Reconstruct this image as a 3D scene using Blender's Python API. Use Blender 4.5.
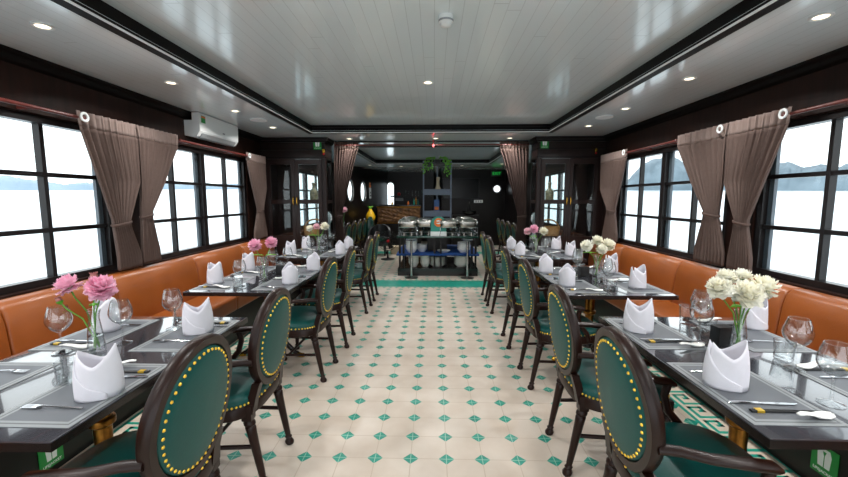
import bpy, bmesh, math, random
from mathutils import Vector, Matrix
random.seed(7)
PI = math.pi
SC = bpy.context.scene
COL = SC.collection
for o in list(bpy.data.objects): bpy.data.objects.remove(o)

# ------------------------------------------------------------ camera, world, exposure
CAMX, CAMY, CAMZ, FPX = 0.0, 0.0, 1.447, 382.0
cd = bpy.data.cameras.new('camera'); cam = bpy.data.objects.new('camera', cd); COL.objects.link(cam)
cd.sensor_width = 36.0; cd.lens = FPX / 848 * 36; cd.clip_start = 0.02; cd.clip_end = 6000
cam.location = (CAMX, CAMY, CAMZ)
cam.rotation_euler = (PI/2 - math.atan(40/FPX), 0, math.radians(1.5))
SC.camera = cam
vs = SC.view_settings
SC.display_settings.display_device = 'sRGB'
vs.view_transform = 'Standard'; vs.look = 'None'; vs.gamma = 1.0; vs.use_curve_mapping = False
vs.exposure = 0.66
SKY_STRENGTH = 1.7
LAMP_W = 6.0          # watts of each recessed ceiling lamp
w = bpy.data.worlds.new('overcast_sky'); SC.world = w; w.use_nodes = True
nt = w.node_tree; nt.nodes.clear()
wo = nt.nodes.new('ShaderNodeOutputWorld'); bg = nt.nodes.new('ShaderNodeBackground')
tc = nt.nodes.new('ShaderNodeTexCoord'); mp = nt.nodes.new('ShaderNodeMapping'); mp.inputs['Scale'].default_value = (1.5, 1.5, 5)
nz = nt.nodes.new('ShaderNodeTexNoise'); nz.inputs['Scale'].default_value = 2.0; nz.inputs['Detail'].default_value = 4
rp = nt.nodes.new('ShaderNodeValToRGB')
rp.color_ramp.elements[0].position = .3; rp.color_ramp.elements[0].color = (.80, .85, .90, 1)
rp.color_ramp.elements[1].position = .7; rp.color_ramp.elements[1].color = (.97, .985, 1, 1)
nt.links.new(tc.outputs['Generated'], mp.inputs['Vector']); nt.links.new(mp.outputs[0], nz.inputs['Vector'])
nt.links.new(nz.outputs['Fac'], rp.inputs['Fac']); nt.links.new(rp.outputs[0], bg.inputs['Color'])
bg.inputs['Strength'].default_value = SKY_STRENGTH
nt.links.new(bg.outputs[0], wo.inputs[0])
try:
    SC.cycles.use_denoising = True
    SC.cycles.max_bounces = 10; SC.cycles.diffuse_bounces = 4; SC.cycles.glossy_bounces = 5
    SC.cycles.transparent_max_bounces = 24; SC.cycles.sample_clamp_indirect = 6.0
    SC.cycles.caustics_reflective = False; SC.cycles.caustics_refractive = False
except Exception: pass

# ------------------------------------------------------------ materials
def lin(c):
    return tuple((v/255/12.92 if v/255 <= .04045 else ((v/255+.055)/1.055)**2.4) for v in c) + (1,)
M = {}
def N(t, k, **kw):
    n = t.nodes.new(k)
    for a, b in kw.items(): setattr(n, a, b)
    return n
def mat(name, rgb, rough=.5, metal=0, noise=0, nscale=20, bump=0, bscale=60, stretch=None, coat=0, spec=.5, trans=0, rgb2=None):
    m = bpy.data.materials.new(name); m.use_nodes = True
    t = m.node_tree; b = t.nodes['Principled BSDF']; L = t.links.new
    c = lin(rgb)
    b.inputs['Base Color'].default_value = c
    b.inputs['Roughness'].default_value = rough; b.inputs['Metallic'].default_value = metal
    b.inputs['Coat Weight'].default_value = coat; b.inputs['Specular IOR Level'].default_value = spec
    co = N(t, 'ShaderNodeTexCoord'); mpn = N(t, 'ShaderNodeMapping')
    if stretch: mpn.inputs['Scale'].default_value = stretch
    L(co.outputs['Object'], mpn.inputs['Vector'])
    if noise or rgb2:
        z = N(t, 'ShaderNodeTexNoise'); z.inputs['Scale'].default_value = nscale; z.inputs['Detail'].default_value = 5
        L(mpn.outputs[0], z.inputs['Vector'])
        r = N(t, 'ShaderNodeValToRGB')
        r.color_ramp.elements[0].position = .3; r.color_ramp.elements[1].position = .7
        c2 = lin(rgb2) if rgb2 else tuple(v*(1+noise) for v in c[:3]) + (1,)
        c1 = c if rgb2 else tuple(v*(1-noise) for v in c[:3]) + (1,)
        r.color_ramp.elements[0].color = c1; r.color_ramp.elements[1].color = c2
        L(z.outputs['Fac'], r.inputs['Fac']); L(r.outputs[0], b.inputs['Base Color'])
    if bump:
        z = N(t, 'ShaderNodeTexNoise'); z.inputs['Scale'].default_value = bscale; z.inputs['Detail'].default_value = 4
        L(mpn.outputs[0], z.inputs['Vector'])
        bp = N(t, 'ShaderNodeBump'); bp.inputs['Strength'].default_value = bump; bp.inputs['Distance'].default_value = .01
        L(z.outputs['Fac'], bp.inputs['Height']); L(bp.outputs[0], b.inputs['Normal'])
    M[name] = m
    return m
mat('dark_wood', (32, 15, 10), .34, noise=.35, nscale=9, stretch=(1, 1, .12), coat=0, spec=.28)
mat('wall_wood', (38, 20, 14), .5, noise=.35, nscale=7, stretch=(1, 3, .3), spec=.2)
mat('black_wood', (15, 10, 9), .36, noise=.25, nscale=8, spec=.3)
mat('moulding', (11, 8, 8), .5, noise=.2, nscale=8, spec=.15)
mat('bead_white', (244, 246, 246), .3)
mat('cabinet_wood', (30, 18, 16), .3, noise=.25, nscale=8, stretch=(1, 1, .15), spec=.4)
mat('frame_paint', (22, 17, 17), .32, noise=.1, spec=.35)
mat('frame_grey', (88, 96, 104), .35, noise=.05)
mat('leather_green', (6, 72, 68), .42, spec=.3, noise=.1, nscale=6, bump=.08, bscale=180)
mat('leather_orange', (146, 78, 30), .33, noise=.12, nscale=4, bump=.08, bscale=120)
mat('brass', (212, 165, 62), .25, metal=1)
mat('brass_dark', (138, 96, 42), .3, metal=1, noise=.3, nscale=30)
mat('nail_gold', (238, 196, 70), .3, metal=.75)
mat('chrome', (205, 205, 208), .12, metal=1)
mat('steel', (175, 172, 165), .22, metal=1, noise=.08)
mat('steel_dark', (110, 108, 104), .3, metal=1)
mat('linen', (226, 224, 232), .8, noise=.02, nscale=30, bump=.05, bscale=300)
mat('porcelain', (240, 240, 236), .15)
mat('table_black', (58, 58, 64), .13, noise=.15, nscale=5, coat=1.0)
mat('table_edge', (30, 22, 21), .25)
mat('black_plain', (14, 14, 15), .35)
mat('black_lacquer', (16, 14, 15), .2)
mat('red_wood', (96, 40, 34), .35, noise=.2, nscale=20)
mat('drape', (120, 100, 92), .85, noise=.06, nscale=40, bump=.06, bscale=400)
mat('drape_band', (158, 138, 130), .85, noise=.05, nscale=40)
mat('drape_dark', (72, 54, 48), .85, noise=.08, nscale=40)
mat('white_plastic', (226, 229, 228), .35)
mat('grey_plastic', (150, 154, 156), .4)
mat('green_sign', (20, 140, 55), .4)
mat('sign_white', (240, 245, 240), .5)
mat('sticker_green', (60, 175, 70), .5)
mat('red_plastic', (190, 25, 30), .35)
mat('petal_pink', (243, 172, 202), .6, rgb2=(251, 216, 230), nscale=14)
mat('petal_pale', (246, 190, 205), .6, rgb2=(252, 226, 232), nscale=14)
mat('petal_white', (250, 246, 225), .6, rgb2=(252, 252, 246), nscale=14)
mat('bud_red', (170, 110, 105), .6)
mat('petal_heart', (242, 214, 120), .6)
mat('stem_green', (92, 150, 52), .5, noise=.2)
mat('leaf_green', (100, 172, 44), .5, noise=.2)
mat('gold_relief', (120, 84, 48), .45, metal=.4, rgb2=(70, 45, 28), nscale=8, bump=1.0, bscale=14)
mat('yellow_glaze', (232, 180, 20), .3)
mat('teal_paint', (0, 128, 112), .35)
mat('dark_green_top', (20, 62, 52), .15, coat=.4)
mat('orange_paint', (228, 120, 50), .5)
mat('blue_cloth', (18, 70, 140), .8, noise=.1)
mat('steel_blue', (118, 130, 150), .4, noise=.05)
mat('wicker', (186, 140, 82), .7, rgb2=(150, 104, 56), nscale=60, bump=.5, bscale=80)
mat('glaze_dark', (70, 70, 62), .3, rgb2=(150, 140, 110), nscale=40)
mat('glaze_white', (214, 220, 222), .25)
mat('screen_black', (10, 10, 12), .25, spec=.3)
mat('book_blue', (70, 110, 170), .5)
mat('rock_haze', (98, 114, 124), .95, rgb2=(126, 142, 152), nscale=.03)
mat('rock_far_haze', (136, 156, 172), .95, rgb2=(152, 170, 184), nscale=.02)  # both hill rocks have the distance haze painted into their blue-grey
mat('tan_board', (196, 178, 150), .6)

def emit(name, rgb, s):
    m = bpy.data.materials.new(name); m.use_nodes = True; b = m.node_tree.nodes['Principled BSDF']
    b.inputs['Base Color'].default_value = lin(rgb)
    b.inputs['Emission Color'].default_value = lin(rgb); b.inputs['Emission Strength'].default_value = s
    M[name] = m
emit('lamp_glow', (255, 236, 205), 2.2); emit('exit_glow', (30, 190, 70), .5)

def clear_glass(name, tint, edge, rough=.02, gain=1.0):
    """thin clear glass: see-through with fresnel reflections, darker where seen edge-on"""
    m = bpy.data.materials.new(name); m.use_nodes = True
    t = m.node_tree; t.nodes.clear(); L = t.links.new
    o = N(t, 'ShaderNodeOutputMaterial'); mx = N(t, 'ShaderNodeMixShader')
    tr = N(t, 'ShaderNodeBsdfTransparent'); gl = N(t, 'ShaderNodeBsdfGlossy'); gl.inputs['Roughness'].default_value = rough
    lw = N(t, 'ShaderNodeLayerWeight'); lw.inputs['Blend'].default_value = .5
    p5 = N(t, 'ShaderNodeMath', operation='POWER'); p5.inputs[1].default_value = 5; L(lw.outputs['Facing'], p5.inputs[0])
    p3 = N(t, 'ShaderNodeMath', operation='POWER'); p3.inputs[1].default_value = 3; L(lw.outputs['Facing'], p3.inputs[0])
    fr = N(t, 'ShaderNodeMath', operation='MULTIPLY_ADD'); fr.inputs[1].default_value = .96; fr.inputs[2].default_value = .04; L(p5.outputs[0], fr.inputs[0])
    mc = N(t, 'ShaderNodeMix', data_type='RGBA')
    mc.inputs['A'].default_value = lin(tint); mc.inputs['B'].default_value = lin(edge)
    L(p3.outputs[0], mc.inputs['Factor']); L(mc.outputs['Result'], tr.inputs['Color'])
    mu = N(t, 'ShaderNodeMath', operation='MULTIPLY', use_clamp=True); mu.inputs[1].default_value = gain
    L(fr.outputs[0], mu.inputs[0]); L(mu.outputs[0], mx.inputs['Fac'])
    L(tr.outputs[0], mx.inputs[1]); L(gl.outputs[0], mx.inputs[2]); L(mx.outputs[0], o.inputs['Surface'])
    M[name] = m
clear_glass('glass_ware', (254, 255, 255), (196, 200, 205), .025, 2.2)
clear_glass('pane_glass', (250, 253, 253), (238, 244, 244), .01, .5)
clear_glass('cabinet_glass', (246, 250, 250), (225, 235, 238), .02, 1.0)
clear_glass('smoked_acrylic', (120, 130, 132), (70, 80, 82), .03, 1.4)

def math_tree(m):
    t = m.node_tree
    def mk(op, a, b=None, c=None):
        n = N(t, 'ShaderNodeMath', operation=op)
        for i, v in enumerate((a, b, c)):
            if v is None: continue
            if isinstance(v, (int, float)): n.inputs[i].default_value = v
            else: t.links.new(v, n.inputs[i])
        return n.outputs[0]
    return t, mk
# floor tiles: 20 cm cream octagons with teal inset diamonds
m = bpy.data.materials.new('floor_tile'); m.use_nodes = True; M['floor_tile'] = m
t, mk = math_tree(m); b = t.nodes['Principled BSDF']; L = t.links.new
co = N(t, 'ShaderNodeTexCoord'); sx = N(t, 'ShaderNodeSeparateXYZ'); L(co.outputs['Object'], sx.inputs[0])
def cell(v, ph):
    q = mk('DIVIDE', mk('SUBTRACT', v, ph), .2)
    return mk('ABSOLUTE', mk('SUBTRACT', q, mk('ROUND', q))), mk('ROUND', q)
du, iu = cell(sx.outputs['X'], .073); dv, iv = cell(sx.outputs['Y'], 1.995)
dia = mk('LESS_THAN', mk('ADD', du, dv), .226)
gr = mk('LESS_THAN', mk('MINIMUM', du, dv), .011)
rim = mk('LESS_THAN', mk('ABSOLUTE', mk('SUBTRACT', mk('ADD', du, dv), .228)), .006)
nz = N(t, 'ShaderNodeTexNoise'); nz.inputs['Scale'].default_value = 3.5; nz.inputs['Detail'].default_value = 6
L(co.outputs['Object'], nz.inputs['Vector'])
r1 = N(t, 'ShaderNodeValToRGB'); r1.color_ramp.elements[0].position = .3; r1.color_ramp.elements[1].position = .72
r1.color_ramp.elements[0].color = lin((196, 180, 164)); r1.color_ramp.elements[1].color = lin((216, 204, 191)); L(nz.outputs['Fac'], r1.inputs['Fac'])
nz2 = N(t, 'ShaderNodeTexNoise'); nz2.inputs['Scale'].default_value = 14; L(co.outputs['Object'], nz2.inputs['Vector'])
r2 = N(t, 'ShaderNodeValToRGB'); r2.color_ramp.elements[0].color = lin((0, 112, 98)); r2.color_ramp.elements[1].color = lin((52, 170, 148)); L(nz2.outputs['Fac'], r2.inputs['Fac'])
def mix(fac, A, B):
    x = N(t, 'ShaderNodeMix', data_type='RGBA'); L(fac, x.inputs['Factor'])
    for v, k in ((A, 'A'), (B, 'B')):
        if isinstance(v, tuple): x.inputs[k].default_value = v
        else: L(v, x.inputs[k])
    return x.outputs['Result']
c1 = mix(gr, r1.outputs[0], lin((188, 170, 152)))
c2 = mix(gr, r2.outputs[0], lin((150, 190, 170)))
c3 = mix(dia, c1, c2); c4 = mix(rim, c3, lin((196, 186, 168)))
L(c4, b.inputs['Base Color']); b.inputs['Roughness'].default_value = .3
bp = N(t, 'ShaderNodeBump'); bp.inputs['Strength'].default_value = .25; bp.inputs['Distance'].default_value = .002
L(mk('SUBTRACT', 1.0, gr), bp.inputs['Height']); L(bp.outputs[0], b.inputs['Normal'])
mat('tile_teal', (30, 150, 130), .3, noise=.15, nscale=9)
mat('tile_cream', (204, 190, 172), .3, noise=.06, nscale=9)
# ceiling planks running fore and aft
def planks(name, rgb, pitch, rough):
    m = bpy.data.materials.new(name); m.use_nodes = True; M[name] = m
    t, mk = math_tree(m); b = t.nodes['Principled BSDF']; L = t.links.new
    co = N(t, 'ShaderNodeTexCoord'); sx = N(t, 'ShaderNodeSeparateXYZ'); L(co.outputs['Object'], sx.inputs[0])
    q = mk('DIVIDE', sx.outputs['X'], pitch); iq = mk('FLOOR', q)
    f = mk('ABSOLUTE', mk('SUBTRACT', mk('SUBTRACT', q, iq), .5))
    joint = mk('GREATER_THAN', f, .48)
    sh = mk('MULTIPLY', mk('FRACT', mk('MULTIPLY', mk('SINE', mk('MULTIPLY', iq, 12.9898)), 43758.5)), 3.0)
    e = mk('DIVIDE', mk('ADD', sx.outputs['Y'], sh), 3.0)
    ej = mk('GREATER_THAN', mk('ABSOLUTE', mk('SUBTRACT', mk('FRACT', e), .5)), .4988)
    j = mk('MAXIMUM', joint, ej)
    x = N(t, 'ShaderNodeMix', data_type='RGBA'); L(j, x.inputs['Factor'])
    x.inputs['A'].default_value = lin(rgb); x.inputs['B'].default_value = lin(tuple(int(v*.9) for v in rgb)); L(x.outputs['Result'], b.inputs['Base Color'])
    b.inputs['Roughness'].default_value = rough; b.inputs['Coat Weight'].default_value = .8; b.inputs['Coat Roughness'].default_value = .1
    nz = N(t, 'ShaderNodeTexNoise'); nz.inputs['Scale'].default_value = 2.0; L(co.outputs['Object'], nz.inputs['Vector'])
    h = mk('ADD', mk('MULTIPLY', mk('SUBTRACT', 1.0, joint), 1.0), mk('MULTIPLY', nz.outputs['Fac'], .9))
    bp = N(t, 'ShaderNodeBump'); bp.inputs['Strength'].default_value = .35; bp.inputs['Distance'].default_value = .004
    L(h, bp.inputs['Height']); L(bp.outputs[0], b.inputs['Normal'])
planks('ceiling_plank', (232, 243, 246), .075, .22)
# wall planks below the windows etc use wall_wood; placemat with woven double border
m = bpy.data.materials.new('placemat_vinyl'); m.use_nodes = True; M['placemat_vinyl'] = m
t, mk = math_tree(m); b = t.nodes['Principled BSDF']; L = t.links.new
MX, MY = .145, .226
co = N(t, 'ShaderNodeTexCoord'); sx = N(t, 'ShaderNodeSeparateXYZ'); L(co.outputs['Object'], sx.inputs[0])
d = mk('MINIMUM', mk('SUBTRACT', MX, mk('ABSOLUTE', sx.outputs['X'])), mk('SUBTRACT', MY, mk('ABSOLUTE', sx.outputs['Y'])))
bd = mk('LESS_THAN', d, .031); ln = mk('LESS_THAN', mk('ABSOLUTE', mk('SUBTRACT', d, .017)), .003)
wv = N(t, 'ShaderNodeTexWave'); wv.inputs['Scale'].default_value = 60; L(co.outputs['Object'], wv.inputs['Vector'])
x1 = N(t, 'ShaderNodeMix', data_type='RGBA'); L(bd, x1.inputs['Factor']); x1.inputs['A'].default_value = lin((88, 92, 98)); x1.inputs['B'].default_value = lin((134, 138, 140))
x2 = N(t, 'ShaderNodeMix', data_type='RGBA'); L(ln, x2.inputs['Factor']); L(x1.outputs['Result'], x2.inputs['A']); x2.inputs['B'].default_value = lin((84, 88, 92))
L(x2.outputs['Result'], b.inputs['Base Color']); b.inputs['Roughness'].default_value = .5
bp = N(t, 'ShaderNodeBump'); bp.inputs['Strength'].default_value = .1; bp.inputs['Distance'].default_value = .001; L(wv.outputs['Fac'], bp.inputs['Height']); L(bp.outputs[0], b.inputs['Normal'])
for k, amt in (('drape', .4), ('drape_band', .3), ('drape_dark', .25), ('petal_white', .3), ('petal_pink', .3), ('petal_pale', .3)):   # thin stuff lets light through
    t = M[k].node_tree; L = t.links.new; b = t.nodes['Principled BSDF']; o = [n for n in t.nodes if n.type == 'OUTPUT_MATERIAL'][0]
    tl = N(t, 'ShaderNodeBsdfTranslucent'); mx = N(t, 'ShaderNodeMixShader'); mx.inputs['Fac'].default_value = amt
    src = b.inputs['Base Color'].links
    if src: L(src[0].from_socket, tl.inputs['Color'])
    else: tl.inputs['Color'].default_value = b.inputs['Base Color'].default_value
    L(b.outputs[0], mx.inputs[1]); L(tl.outputs[0], mx.inputs[2]); L(mx.outputs[0], o.inputs['Surface'])
# sea
m = bpy.data.materials.new('sea'); m.use_nodes = True; M['sea'] = m
t, mk = math_tree(m); b = t.nodes['Principled BSDF']; L = t.links.new
b.inputs['Base Color'].default_value = lin((206, 217, 223)); b.inputs['Roughness'].default_value = .2
co = N(t, 'ShaderNodeTexCoord'); nz = N(t, 'ShaderNodeTexNoise'); nz.inputs['Scale'].default_value = .9; nz.inputs['Detail'].default_value = 6
L(co.outputs['Object'], nz.inputs['Vector'])
bp = N(t, 'ShaderNodeBump'); bp.inputs['Strength'].default_value = .5; bp.inputs['Distance'].default_value = .12; L(nz.outputs['Fac'], bp.inputs['Height']); L(bp.outputs[0], b.inputs['Normal'])

# ------------------------------------------------------------ mesh helpers
class MB:
    def __init__(s): s.bm = bmesh.new(); s.mi = 0
    def _idx(s, faces):
        for f in faces: f.material_index = s.mi
    def box(s, c, d, rot=None, bev=0, seg=2):
        r = bmesh.ops.create_cube(s.bm, size=1.0); vs_ = r['verts']
        bmesh.ops.scale(s.bm, vec=d, verts=vs_)
        fs = list({f for v in vs_ for f in v.link_faces})
        if bev:
            es = list({e for v in vs_ for e in v.link_edges})
            q = bmesh.ops.bevel(s.bm, geom=es, offset=bev, segments=seg, profile=.7, affect='EDGES')
            fs = [f for f in s.bm.faces if f.is_valid and f in set(q['faces'])] + [f for f in fs if f.is_valid]
            vs_ = list({v for f in fs for v in f.verts})
        if rot is not None: bmesh.ops.rotate(s.bm, cent=(0, 0, 0), matrix=rot, verts=vs_)
        bmesh.ops.translate(s.bm, vec=c, verts=vs_)
        s._idx(fs); return s
    def bb(s, x0, x1, y0, y1, z0, z1, bev=0, seg=2):
        return s.box(((x0+x1)/2, (y0+y1)/2, (z0+z1)/2), (abs(x1-x0), abs(y1-y0), abs(z1-z0)), None, bev, seg)
    def rings(s, rings, cap0=True, cap1=True, closed=False):
        R = [[s.bm.verts.new(p) for p in r] for r in rings]; fs = []
        n = len(R[0]); K = len(R)
        for k in range(K if closed else K-1):
            A, B = R[k], R[(k+1) % K]
            for i in range(n):
                fs.append(s.bm.faces.new((A[i], A[(i+1) % n], B[(i+1) % n], B[i])))
        if not closed:
            if cap0: fs.append(s.bm.faces.new(R[0][::-1]))
            if cap1: fs.append(s.bm.faces.new(R[-1]))
        s._idx(fs); return s
    def grid(s, rows):
        R = [[s.bm.verts.new(p) for p in r] for r in rows]; fs = []
        for a, b in zip(R, R[1:]):
            for i in range(len(a)-1): fs.append(s.bm.faces.new((a[i], a[i+1], b[i+1], b[i])))
        s._idx(fs); return s
    def lathe(s, prof, c=(0, 0, 0), n=24, axis=None, caps=True):
        """prof: (r, z) list; closed caps where r == 0"""
        rings = []
        for r, z in prof:
            r = max(r, 1e-4)
            rings.append([Vector((r*math.cos(2*PI*i/n), r*math.sin(2*PI*i/n), z)) for i in range(n)])
        if axis is not None:
            q = Vector((0, 0, 1)).rotation_difference(Vector(axis).normalized())
            rings = [[q @ p for p in r] for r in rings]
        c = Vector(c)
        return s.rings([[p + c for p in r] for r in rings], caps, caps)
    def tube(s, pts, rad, n=10, closed=False):
        pts = [Vector(p) for p in pts]; rings = []
        K = len(pts)
        if not isinstance(rad, (list, tuple)): rad = [rad]*K
        prev = None
        for k in range(K):
            if closed: tg = pts[(k+1) % K] - pts[k-1]
            else: tg = pts[min(k+1, K-1)] - pts[max(k-1, 0)]
            tg.normalize()
            if prev is None:
                a = Vector((0, 0, 1)) if abs(tg.z) < .9 else Vector((1, 0, 0))
                u = tg.cross(a).normalized()
            else:
                u = prev - tg*prev.dot(tg)
                if u.length < 1e-6: u = tg.orthogonal()
                u.normalize()
            prev = u; v = tg.cross(u)
            r = rad[k]
            ru, rv = r if isinstance(r, tuple) else (r, r)
            rings.append([pts[k] + u*ru*math.cos(2*PI*i/n) + v*rv*math.sin(2*PI*i/n) for i in range(n)])
        return s.rings(rings, closed=closed)
    def prism(s, poly, z0, z1, M4=None):
        a = [Vector((x, y, z0)) for x, y in poly]; b = [Vector((x, y, z1)) for x, y in poly]
        if M4: a = [M4 @ p for p in a]; b = [M4 @ p for p in b]
        return s.rings([a, b])
    def ball(s, c, r, seg=12, sc=(1, 1, 1)):
        q = bmesh.ops.create_uvsphere(s.bm, u_segments=seg, v_segments=max(6, seg*2//3), radius=r)
        bmesh.ops.scale(s.bm, vec=sc, verts=q['verts']); bmesh.ops.translate(s.bm, vec=c, verts=q['verts'])
        s._idx({f for v in q['verts'] for f in v.link_faces}); return s
    def add_text(s, txt, size, M4, depth=.001):
        cu = bpy.data.curves.new('tmp', 'FONT'); cu.body = txt; cu.size = size; cu.extrude = depth; cu.align_x = 'CENTER'; cu.align_y = 'CENTER'
        o = bpy.data.objects.new('tmp', cu); COL.objects.link(o)
        dg = bpy.context.evaluated_depsgraph_get(); me = bpy.data.meshes.new_from_object(o.evaluated_get(dg))
        n0 = len(s.bm.verts); nf = len(s.bm.faces)
        s.bm.from_mesh(me); s.bm.verts.ensure_lookup_table(); s.bm.faces.ensure_lookup_table()
        for v in s.bm.verts[n0:]: v.co = M4 @ v.co
        s._idx(s.bm.faces[nf:])
        bpy.data.objects.remove(o); bpy.data.curves.remove(cu); bpy.data.meshes.remove(me); return s
    def build(s, name, mats, parent=None, smooth=40, loc=None, solid=0, sub=0):
        bmesh.ops.recalc_face_normals(s.bm, faces=s.bm.faces)
        me = bpy.data.meshes.new(name); s.bm.to_mesh(me); s.bm.free()
        if not isinstance(mats, (list, tuple)): mats = [mats]
        for k in mats: me.materials.append(M[k])
        if smooth:
            me.polygons.foreach_set('use_smooth', [True]*len(me.polygons))
            me.set_sharp_from_angle(angle=math.radians(smooth))
        o = bpy.data.objects.new(name, me); COL.objects.link(o)
        if parent: o.parent = parent
        if loc is not None: o.location = loc
        if solid:
            q = o.modifiers.new('thickness', 'SOLIDIFY'); q.thickness = solid; q.offset = 0
        if sub:
            q = o.modifiers.new('smooth', 'SUBSURF'); q.levels = sub; q.render_levels = sub
        return o
def tag(o, label, cat, group=None, kind=None):
    o['label'] = label; o['category'] = cat
    if group: o['group'] = group
    if kind: o['kind'] = kind
    return o
def thing(name, label, cat, loc=(0, 0, 0), rz=0, group=None):
    o = bpy.data.objects.new(name, None); o.empty_display_size = .1; COL.objects.link(o)
    o.location = loc; o.rotation_euler = (0, 0, rz)
    return tag(o, label, cat, group)
def struct(o, label=None):
    o['kind'] = 'structure'
    if label: o['label'] = label; o['category'] = label.split()[-1]
    return o
def dup(o, parent=None):
    c = o.copy(); COL.objects.link(c)
    if parent: c.parent = parent
    for ch in list(o.children): dup(ch, c)
    return c
class Kind:
    """first use takes the prototype itself, later uses copy it"""
    def __init__(s, proto): s.p = proto; s.used = False
    def put(s, loc, rz, label, cat, group=None):
        o = dup(s.p) if s.used else s.p
        s.used = True
        o.location = loc; o.rotation_euler = (0, 0, rz)
        if 'group' in o and not group: del o['group']
        return tag(o, label, cat, group)
def ell(a, b, n, ph=0): return [(a*math.cos(2*PI*i/n+ph), b*math.sin(2*PI*i/n+ph)) for i in range(n)]
def sup(a, b, e, n):
    out = []
    for i in range(n):
        c, s_ = math.cos(2*PI*i/n), math.sin(2*PI*i/n)
        out.append((a*math.copysign(abs(c)**(2/e), c), b*math.copysign(abs(s_)**(2/e), s_)))
    return out
def lerp(a, b, t): return a + (b-a)*t

# ------------------------------------------------------------ the setting
XL, XR, XC = -2.55, 2.45, -.05
ZC, ZT = 2.325, 2.42
YB = -2.6
# sea (the boat is trimmed 1.5 degrees, so the water rises ahead of it)
TILT = math.tan(math.radians(1.5))
def sea_z(y): return -2.6 + y*TILT
f = MB(); f.grid([[(x, y, 0) for x in (-3000, -60, 60, 3000)] for y in (-3000, -60, 60, 3000)])
o = f.build('sea', 'sea', smooth=0, loc=(0, 0, -2.6)); o.rotation_euler = (math.radians(1.5), 0, 0); struct(o, 'calm pale sea outside the windows around the boat')
o['category'] = 'sea'
# hills: ridges in three dimensions on far islands
def pix_dir(px, py):
    th = math.atan(40/FPX); yw = math.radians(1.5)
    fw = Vector((-math.sin(yw)*math.cos(th), math.cos(yw)*math.cos(th), -math.sin(th))); rt = Vector((math.cos(yw), math.sin(yw), 0)); up = rt.cross(fw)
    return fw*FPX + rt*(px-424) + up*(238.5-py)
def ridge(name, pts, dist, depth, mat_, label):
    f = MB(); rows = []
    fine = []
    for (a, b) in zip(pts, pts[1:]):
        for k in range(6):
            t = k/6; fine.append((lerp(a[0], b[0], t), lerp(a[1], b[1], t) + random.uniform(-.7, .7)))
    fine.append(pts[-1])
    cols = []
    for (px, py) in fine:
        d = pix_dir(px, py); h = Vector((d.x, d.y, 0)); L_ = h.length; u = h/L_
        top = CAMZ + d.z/L_*dist
        col = []
        for k, (fr, hh) in enumerate(((-.5, 0), (-.42, .5), (-.25, .8), (0, 1), (.3, .75), (.6, .0))):
            p = u*(dist + depth*fr); zb = sea_z(p.y) - 1
            jit = random.uniform(-.06, .06) if 0 < hh < 1 else 0
            col.append((p.x, p.y, zb + max(0, (top-zb))*(hh+jit)))
        cols.append(col)
    f.grid(cols)
    return tag(f.build(name, mat_, smooth=60), label, 'hill')
ridge('karst_island', [(-330, 176), (-200, 172), (-90, 178), (-20, 175), (8, 176), (25, 179), (50, 182), (64, 184.5), (84, 182), (100, 184), (118, 186), (135, 187.5)], 1500, 260, 'rock_far_haze', 'low hazy blue hills on the far shore, left windows')
ridge('karst_island', [(135, 186), (160, 183), (180, 184), (200, 182.5), (220, 184), (250, 184), (262, 188)], 1900, 200, 'rock_far_haze', 'faint low hills on the horizon through the second left window')
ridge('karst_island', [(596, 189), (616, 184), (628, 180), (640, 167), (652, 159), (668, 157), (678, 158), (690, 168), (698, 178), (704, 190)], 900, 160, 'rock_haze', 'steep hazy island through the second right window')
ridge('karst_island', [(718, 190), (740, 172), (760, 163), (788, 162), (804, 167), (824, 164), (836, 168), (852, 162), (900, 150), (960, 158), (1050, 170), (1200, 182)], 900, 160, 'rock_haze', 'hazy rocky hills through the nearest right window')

# floor, one mesh with tile borders set in it
f = MB()
f.grid([[(x, y, 0) for x in (XL-.1, XR+.1)] for y in (YB, 14.2)])
def rect(x0, x1, y0, y1, z=.0006): f.grid([[(x0, y0, z), (x1, y0, z)], [(x0, y1, z), (x1, y1, z)]])
def greek(x, sgn, y0, y1):
    """key border: sgn +1 grows towards +x"""
    u = .024
    f.mi = 2; rect(min(x, x+sgn*.30), max(x, x+sgn*.30), y0, y1, .0004)
    f.mi = 1
    X = lambda a, b: (min(x+sgn*a*u, x+sgn*b*u), max(x+sgn*a*u, x+sgn*b*u))
    rect(*X(10, 11), y0, y1)
    rect(*X(2, 3), y0, y1)
    y = y0
    while y + 8*u < y1:
        for (a, b, c, d_) in ((3, 9, 0, 1), (8, 9, 1, 6), (5, 9, 5, 6), (5, 6, 3, 6), (5, 7, 3, 4)):
            rect(*X(a, b), y+c*u, y+d_*u, .0008)
        y += 7*u
    # half diamonds along the field side
    y = 1.995 - 20*.2
    while y < y1:
        if y > y0:
            q = x+sgn*.30
            vs_ = [f.bm.verts.new(p) for p in ((q, y-.045, .0008), (q-sgn*.045, y, .0008), (q, y+.045, .0008))]
            fc = f.bm.faces.new(vs_); fc.material_index = 1
        y += .2
for (y0, y1) in ((YB, 6.0), (6.85, 9.8)):
    greek(XL+.50, 1, y0, y1); greek(XR-.47, -1, y0, y1)
def band(x0, x1, y0, y1):
    f.mi = 2; rect(x0, x1, y0-.13, y1+.13, .0004)
    f.mi = 1; rect(x0, x1, y0, y1)
    for yy, s_ in ((y0-.02, -1), (y1+.02, 1)):
        x = x0
        while x < x1-.1:
            vs_ = [f.bm.verts.new(p) for p in ((x, yy, .0008), (x+.08, yy, .0008), (x+.04, yy+s_*.06, .0008))]
            f.bm.faces.new(vs_).material_index = 1
            rect(x+.035, x+.045, min(yy+s_*.075, yy+s_*.1), max(yy+s_*.075, yy+s_*.1), .0008)
            x += .1
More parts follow.
